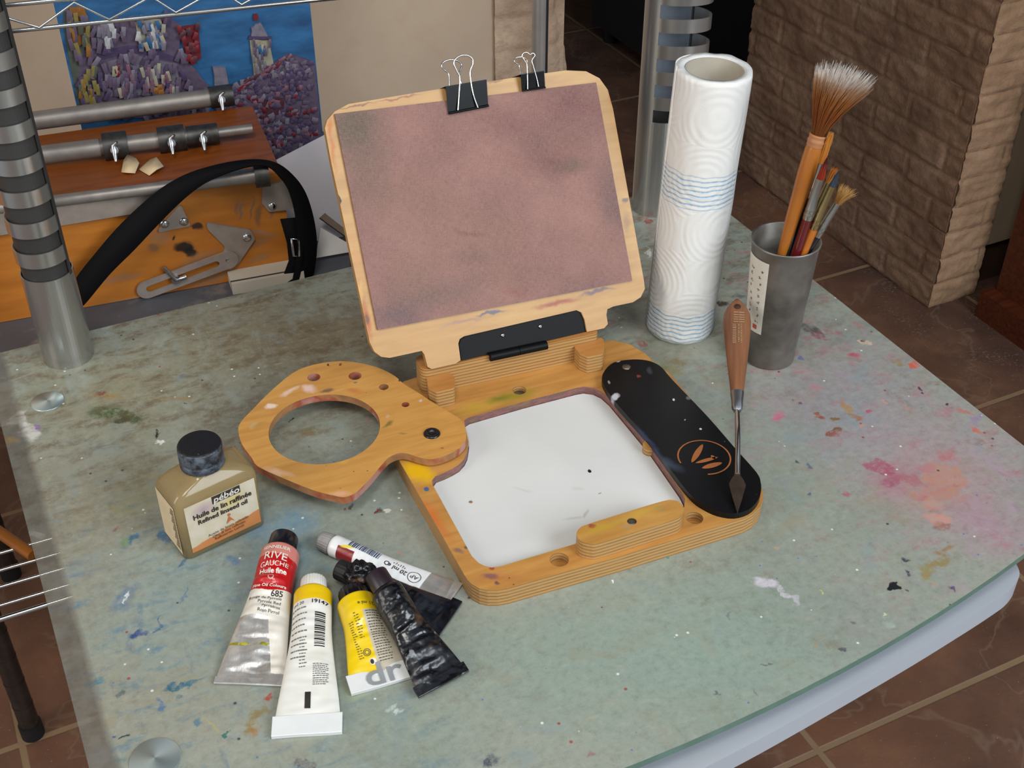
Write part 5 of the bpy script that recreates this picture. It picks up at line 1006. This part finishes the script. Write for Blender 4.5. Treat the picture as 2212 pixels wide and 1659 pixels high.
# slotted stay
q0=Vector(FP.px(316,621)); q1=Vector(FP.px(492,556)); dv=(q1-q0).normalized(); nv=Vector((-dv.y,dv.x))
def caps(q0,q1,r_):
    out=[]
    for i in range(13): a=PI/2+PI*i/12; out.append(tuple(q0+dv*math.cos(a)*r_+nv*math.sin(a)*r_))
    for i in range(13): a=-PI/2+PI*i/12; out.append(tuple(q1+dv*math.cos(a)*r_+nv*math.sin(a)*r_))
    return out
b=MB(); prism(b,[caps(q0,q1,.0088),caps(q0+dv*.003,q1-dv*.012,.0034)],.0028,.0048); b.build('slotted_stay',M_plate,easel,FP,bevel=.0003)
b=MB(); tube(b,[Vector((*FP.px(378,596),.004)),Vector((*FP.px(378,596),.008))],.004,14); tube(b,[Vector((*FP.px(352,570),.006)),Vector((*FP.px(378,596),.007)),Vector((*FP.px(400,590),.006))],.0022,8); b.build('stay_screw',M_chrome,easel,FP)
# strap
EAp=[(150,640),(165,600),(205,548),(250,495),(300,446),(350,405),(400,377),(450,361),(505,350),(560,347),(600,356),(630,378),(655,410),(672,455),(682,510),(681,560),(672,612)]
EBp=[(175,665),(190,650),(238,592),(290,540),(340,487),(385,442),(420,412),(455,390),(500,372),(545,360),(580,362),(605,385),(622,410),(634,450),(641,500),(640,555),(628,622)]
SA=vplane(.992); SB=vplane(.984); vs=[]
pa_=spline(EAp,4,False); pb2=spline(EBp,4,False)
for a,c_ in zip(pa_,pb2):
    for pl_,p in ((SA,a),(SB,c_)): u,v=pl_.px(*p); vs.append(pl_.w(u,max(v,ZS+.002),0))
b=MB(); b.add(vs,[[2*i,2*i+1,2*i+3,2*i+2] for i in range(len(pa_)-1)],0,True)
m=N('black_webbing'); m.set(col=L('08070a'),rough=.8,spec=.15); m.bump(m.noise(900),.3,.0004); M_web=m.mat
so=b.build('carry_strap',M_web,easel); q=so.modifiers.new('s','SOLIDIFY'); q.thickness=.0016
b=MB(); SC=vplane(.988); pts=[(622,470),(636,520),(640,560),(625,600),(608,622)]; ps=[SC.px(*p) for p in pts]; vs=[]
for i,(u,v) in enumerate(ps): v=max(v,ZS+.002); vs+= [SC.w(u-.007,v,0),SC.w(u+.007,v,.002)]
b.add(vs,[[2*i,2*i+1,2*i+3,2*i+2] for i in range(4)],0,True); o=b.build('strap_tail',M_web,so); q=o.modifiers.new('s','SOLIDIFY'); q.thickness=.0016
b=MB(); P_=[SC.px(*p) for p in ((628,510),(642,512),(645,548),(632,548))]; tube(b,[SC.w(u,v,.004) for u,v in P_],.0013,8,closed=True); b.build('strap_buckle',M_chrome,so)
# paper scraps on the box top
M_scrap=plain('cream_peel','cbb28c',.8,var=.1)
for pts,lab in (([(262,372),(268,352),(278,343),(295,345),(302,360),(292,374),(275,378)],'curled cream paper scrap lying left on the easel top'),([(300,366),(325,350),(340,350),(354,362),(340,374),(322,379)],'curled cream paper scrap lying right on the easel top')):
    P=[at(x_,y_,zt+.001) for x_,y_ in pts]; cx=sum(p.x for p in P)/len(P); cy=sum(p.y for p in P)/len(P); fr=ground((cx,cy,zt),0)
    b=MB(); vs=[(p.x-cx,p.y-cy,.0012+.006*((i*37)%5)/5) for i,p in enumerate(P)]+[(0,0,.003)]; n_=len(P); b.add(vs,[[i,(i+1)%n_,n_] for i in range(n_)],0,True)
    o=b.build('paper_scrap',M_scrap,frame=fr); q=o.modifiers.new('s','SOLIDIFY'); q.thickness=.0006; tag(o,lab,'paper scrap','paper scraps on the easel')

# ================================================================ PAINTING
PP=vplane(1.205)
l0=PP.px(122,15); l1=PP.px(160,225); r0=PP.px(665,0); r1=PP.px(700,280)
pxl=(l0[0]+l1[0])/2; pxr=(r0[0]+r1[0])/2
ptop=.62; pbot=ZS+.001
pt=thing('canvas_painting','impasto painting of a castle and towers under a blue sky behind the easel','painting',Frame(PP.w((pxl+pxr)/2,pbot,0),EA,Z=-ED))
m=N('painted_sky'); n1=m.noise(20,m.mapv((0,0,0),(0,0,0),(1,3,1)),detail=3); m.set(col=m.mix(m.mr(n1,.3,.7),L('173f66'),L('2a6290')),rough=.5); m.bump(m.noise(300),.3,.0005); M_sky=m.mat
b=MB(); prism(b,[rect(pxl,pbot,pxr,ptop)],-.018,0); b.build('stretched_canvas',M_sky,pt,PP)
pal={k:plain('paint_'+k,v,.45,var=.15,scale=200) for k,v in dict(mauve='5a4c60',violet='473a58',grey='706a78',cream='96907e',white='a8a8aa',orange='8a5a24',yellow='7a6c38',red='6c1c24',pink='76505e',darkred='4c2a34',blue='28557c',olive='4c5048').items()}
keys=list(pal); bs=MB(); rnd=random.Random(17)
def inpoly(x,y,P):
    c_=False; j=len(P)-1
    for i in range(len(P)):
        if (P[i][1]>y)!=(P[j][1]>y) and x<(P[j][0]-P[i][0])*(y-P[i][1])/(P[j][1]-P[i][1])+P[i][0]: c_=not c_
        j=i
    return c_
def strokes(poly,cols,n,w_=9,l_=16,ang=1.4,var=.5,lay=[0]):
    xs=[p[0] for p in poly]; ys=[p[1] for p in poly]; k_=0; t_=0
    while k_<n and t_<n*20:
        t_+=1; x=rnd.uniform(min(xs),max(xs)); y=rnd.uniform(min(ys),max(ys))
        if not inpoly(x,y,poly): continue
        k_+=1; lay[0]+=1; a=ang+rnd.uniform(-var,var); u,v=PP.px(x,y); sc=1/2100
        if not(pxl+.006<u<pxr-.006): continue
        lx,ly=math.cos(a)*l_*sc*.5,math.sin(a)*l_*sc*.5; wx,wy=-math.sin(a)*w_*sc*.5,math.cos(a)*w_*sc*.5; h=.0003+.0000016*lay[0]
        V=[(u-lx-wx,v-ly-wy,h),(u+lx-wx,v+ly-wy,h),(u+lx+wx,v+ly+wy,h),(u-lx+wx,v-ly+wy,h),(u-lx*.7,v-ly*.7,h+.0008),(u+lx*.7,v+ly*.7,h+.0008)]
        bs.add(V,[[0,1,5,4],[3,2,5,4],[0,4,3],[1,2,5]],keys.index(rnd.choice(cols)),True)
z1=lambda P:[(a/3.072,b_/3.072) for a,b_ in P]
pm=MB(); pk=[0]
def patch(poly,key):
    P=[]; Z=z1(poly)
    for q in range(len(Z)):
        a,c_=Z[q],Z[(q+1)%len(Z)]
        for t_ in (0,.33,.66): P.append((a[0]+(c_[0]-a[0])*t_+rnd.uniform(-1.6,1.6),a[1]+(c_[1]-a[1])*t_+rnd.uniform(-1.6,1.6)))
    uv_=[(min(max(u_,pxl+.002),pxr-.002),v_) for u_,v_ in PP.pxs(P)]; pk[0]+=1
    prism(pm,[uv_],.0001,.0003+.00025*pk[0],keys.index(key))
castle=[(560,330),(620,140),(760,120),(900,110),(1100,90),(1190,160),(1190,320),(1340,520),(1380,560),(1380,780),(560,780),(520,500)]
patch([(420,60),(560,50),(640,260),(620,420),(720,720),(500,720),(440,300)],'olive'); patch(castle,'mauve')
patch([(640,340),(860,300),(1050,330),(1190,390),(1190,420),(1040,380),(860,345),(660,400)],'violet')
patch([(680,420),(860,360),(1060,400),(1170,420),(1200,620),(720,640)],'grey')
patch([(460,50),(560,40),(590,150),(600,260),(520,300),(450,280)],'orange')
patch([(620,170),(750,165),(755,270),(650,285)],'grey'); patch([(890,140),(1070,120),(1090,290),(940,310)],'cream')
patch([(1185,175),(1315,160),(1335,380),(1240,420)],'red')
patch([(1655,260),(1785,260),(1815,470),(1690,520)],'cream'); patch([(1665,250),(1670,180),(1700,150),(1730,150),(1775,250)],'grey'); patch([(1645,238),(1805,238),(1805,256),(1650,258)],'violet')
patch([(1680,90),(1706,92),(1708,130),(1684,132)],'red')
patch([(1410,440),(1495,440),(1520,600),(1430,610)],'grey')
patch([(1380,640),(1560,570),(1720,470),(1910,350),(2085,400),(2150,890),(1820,1070),(1700,1000),(1500,820)],'mauve')
patch([(1740,640),(1880,640),(1885,750),(1745,765)],'darkred')
patch([(930,410),(980,410),(985,560),(930,560)],'olive'); patch([(1080,460),(1130,460),(1140,560),(1085,560)],'olive')
pm.build('painted_shapes',[pal[k_] for k_ in keys],pt,PP)
def S2(poly,cols,n,w_=9,l_=16,ang=1.4,var=.5): strokes(z1(poly),cols,n,w_,l_,ang,var,lay)
lay=[2600]
S2(castle,['mauve','mauve','violet','grey'],150,9,22,1.3,.5)
S2([(1400,640),(1900,380),(2080,410),(2140,880),(1820,1060),(1700,1000),(1500,820)],['mauve','violet','grey','mauve','violet'],330,9,14,.8,1.2)
S2([(1560,640),(2080,520),(2120,860),(1760,1000)],['pink','darkred','red'],60,8,12,.8,1.2)
S2([(430,60),(570,50),(620,400),(690,700),(500,700),(440,300)],['yellow','olive','orange','mauve'],46,8,24,1.5,.2)
S2([(630,170),(750,160),(760,280),(650,280)],['white','grey'],14,8,20,1.5,.2)
S2([(890,150),(1080,120),(1090,300),(920,300)],['cream','white','blue','grey'],26,8,18,1.5,.3)
S2([(1180,170),(1320,160),(1340,400),(1230,430)],['red','darkred'],16,9,16)
S2([(720,430),(1180,430),(1180,600),(740,610)],['grey','mauve','cream','pink'],40,7,22,1.5,.2)
S2([(1660,260),(1790,260),(1810,480),(1690,500)],['cream','grey','mauve'],18,5,18,1.5,.1)
S2([(1700,290),(1760,290),(1765,390),(1710,395)],['blue'],3,8,12)
S2([(1020,555),(1065,555),(1065,600),(1020,600)],['orange'],4,12,12); S2([(760,430),(785,430),(785,480),(760,480)],['red'],3,6,12)
S2([(1560,560),(1910,345),(1930,375),(1580,600)],['red','darkred','pink'],22,6,16,.6,.3)
bs.build('impasto_strokes',[pal[k_] for k_ in keys],pt,PP)
# white sheets beside the easel
def leanboard(name,pts,d0,d1,zt_,mat,label,cat,th=.003):
    # plane through (d0,z=ZS) and (d1,z=zt_)
    o_=EF.w(0,d0,ZS); up=(EF.w(0,d1,zt_)-o_).normalized(); fr=Frame(o_,EA,Y=up)
    b=MB(); prism(b,[[(u_,max(v_,.0005)) for u_,v_ in fr.pxs(pts)]],-th,0); o=b.build(name,mat,frame=fr); tag(o,label,cat); return o
M_sheet=plain('lavender_white_card','a9a3a6',.7,var=.06,scale=15); M_sheet2=plain('white_board','c4bfb9',.7,var=.05,scale=12)
def leanpoly(name,d0,d1,z1_,fn,mat,label,cat,th=.003):
    o_=EF.w(0,d0,ZS+.0006); up=(EF.w(0,d1,z1_)-o_).normalized(); fr=Frame(o_,EA,Y=up)
    pts=fn(fr,lambda d:(d-d0)/(d1-d0)*(EF.w(0,d1,z1_)-o_).length)
    b=MB(); prism(b,[[(u_,max(v_,.004)) for u_,v_ in pts]],0,th); o=b.build(name,mat,frame=fr); tag(o,label,cat)
leanpoly('leaning_card',1.045,1.190,.15,lambda fr,V:[(ur_+.006,.004),(ur_+.006,(lambda p,q:p[1]+(q[1]-p[1])*(ur_+.006-p[0])/(q[0]-p[0]))(fr.px(600,345),fr.px(706,290))),fr.px(706,290),fr.px(820,232),(.20,.004)],M_sheet,'pale lavender card leaning between the painting and the raised lid','card')
leanpoly('wooden_strip',1.02,1.10,.09,lambda fr,V:[fr.px(689,472),fr.px(700,462),(fr.px(800,582)),fr.px(788,590)],plain('strip_brown','6c5a4a',.7),'thin brown wooden strip propped slanting behind the lid','strip',.006)
leanpoly('white_panel',1.015,1.095,.088,lambda fr,V:[fr.px(692,492),fr.px(790,600),fr.px(790,625),fr.px(690,600)],M_sheet2,'white panel corner below the brown strip','board',.002)
M_ps=N('lined_paper'); x,y,z=M_ps.xyz(); M_ps.set(col=M_ps.mix(M_ps.mr(M_ps.math('SINE',M_ps.math('MULTIPLY',y,300)),.9,.97),L('b8ad9c'),L('2c2622')),rough=.8); M_ps=M_ps.mat
us=EFt.loc(EF.w(0,0,0)); b=MB(); box(b,ur_+.006,.08,.985,1.010,ZS+.0005,ZS+.012); tag(b.build('paper_stack',M_ps,frame=EFt),'stack of ruled pale sheets on the shelf beside the easel end','paper')

# ================================================================ wire shelf, upper left
WPn=vplane(1.005)
ws=thing('wire_shelf','chrome wire shelf edge crossing in front of the blue painting','wire shelf',Frame(WPn.w(-.4,.3,0),EA,Z=-ED))
def wp(x,y,h=0): u,v=WPn.px(x,y,h); return (u,v,h)
b=MB(); tube(b,[wp(-120,82),wp(900,-22)],.0019,10); b.build('edge_rod',M_chrome,ws,WPn)
b=MB(); tube(b,[wp(-120,24),wp(900,-75)],.0019,10); b.build('edge_rod',M_chrome,ws,WPn)
zz=[(-60,16),(12,72),(85,57),(160,7),(234,38),(330,0),(379,24),(455,-28),(523,9),(600,-45),(668,-6),(745,-60)]
zz=[(-60,16),(85,60),(160,5),(236,42),(326,-8),(380,27),(470,-24),(522,10),(610,-40),(668,-6),(750,-58)]
b=MB(); tube(b,[wp(*p,.0014) for p in zz],.0011,8); b.build('zigzag_wire',M_chrome,ws,WPn)
# vertical post
pp=vplane(1.14); u,v=pp.px(1166,75); q=pp.w(u,0,0)
b=MB(); tube(b,[(q.x,q.y,FZ),(q.x,q.y,1.3)],.0082,24); M_post=plain('satin_post','b8b2ae',.3,.6,var=.05); 
po=thing('metal_post','satin metal shelf post rising behind the small clip','post',ground((q.x,q.y,FZ),0)); b.build('post_tube',M_post,po)
b=MB(); tube(b,[(q.x+.0068,q.y-.0045,FZ+.01),(q.x+.0068,q.y-.0045,1.3)],.0015,8); b.build('dark_line',M_rubber,po)  # thin dark line along the right side of the post
# dark cabinet beyond
M_cab=plain('black_cabinet','0c0b0d',.6,var=.1)
p=at(1483,230,FZ); fr=ground(p,26); cb=thing('dark_cabinet','black cabinet standing in the dim room beyond the paper roll','cabinet',fr)
b=MB(); box(b,0,.5,0,.5,.05,1.2); b.build('cabinet_body',M_cab,cb,fr,bevel=.004)
for (a,d) in ((.04,.04),(.46,.04),(.04,.46),(.46,.46)): b=MB(); tube(b,[(a,d,0),(a,d,.055)],.02,10); b.build('foot',M_cab,cb,fr)
# wooden dresser at far right
M_dres=wood('dark_red_wood','3c1a0e','5c2a12',layers=False).mat
fr=ground(RF.w(1.672,.95,FZ),26); dr=thing('wooden_cupboard','dark reddish wooden cupboard at the right edge beside the brick corner','cupboard',fr)
b=MB(); box(b,.0,.45,0,.455,0,.055); b.build('plinth',M_dres,dr,fr,bevel=.003)
b=MB(); box(b,.03,.45,.008,.447,.055,1.0); b.build('body',M_dres,dr,fr,bevel=.003)
b=MB(); prism(b,[rect(.03,.08,.42,.96),rect(.09,.14,.36,.90)],0,.010); b.build('side_frame',M_dres,dr,Frame(fr.w(.0298,0,0),DD,Z=-DA),bevel=.003)
b=MB(); box(b,.116,.21,.03,.16,0,.099); tag(b.build('baseboard_right',plain('brown_skirting','4c3424',.7),frame=Frame(RF.w(1.61,1.463,FZ),DA,Z=(0,0,1))),kind='structure')

# ================================================================ lower left: wire rack under the desk
LZ=-.33
lr=thing('wire_rack','low chrome wire rack with black-footed steel legs at the lower left','wire rack',ground(at(67,1583,FZ),26))
for (a0,a1) in (((0,1195),(60,1178)),((0,1232),(90,1206)),((0,1268),(110,1236)),((0,1308),(120,1272)),((0,1338),(140,1294))):
    d=Vector(at(*a1,LZ))-Vector(at(*a0,LZ)); A=at(*a0,LZ)-d*2.2; B=at(*a1,LZ)+d*.9; b=MB(); tube(b,[A,B],.0021 if a0[1]<1330 else .003,8); b.build('shelf_wire',M_chrome,lr)
M_gun=plain('dark_steel_pole','5c5450',.35,.8,var=.2,scale=40)
for fx,fy in ((72,1585),(25,1243)):
    p=at(fx,fy,FZ); b=MB(); tube(b,[(p.x,p.y,FZ+.018),(p.x,p.y,LZ+.04)],.0125,20)
    for k_ in range(8): z_=FZ+.06+k_*.045; lathe(b,[(.0128,z_),(.0131,z_+.001),(.0128,z_+.002)],24,c=(p.x,p.y),close=False)
    b.build('leg',M_gun,lr); b=MB(); tube(b,[(p.x,p.y,FZ),(p.x,p.y,FZ+.022)],.0145,20); b.build('rubber_foot',M_rubber,lr)
A=at(-60,1110,LZ+.006); B=at(72,1200,LZ+.006); b=MB(); tube(b,[A,B],.0065,12); tag(b.build('wooden_stick',M_bam),'orange-brown wooden stick lying on the low wire rack','stick')
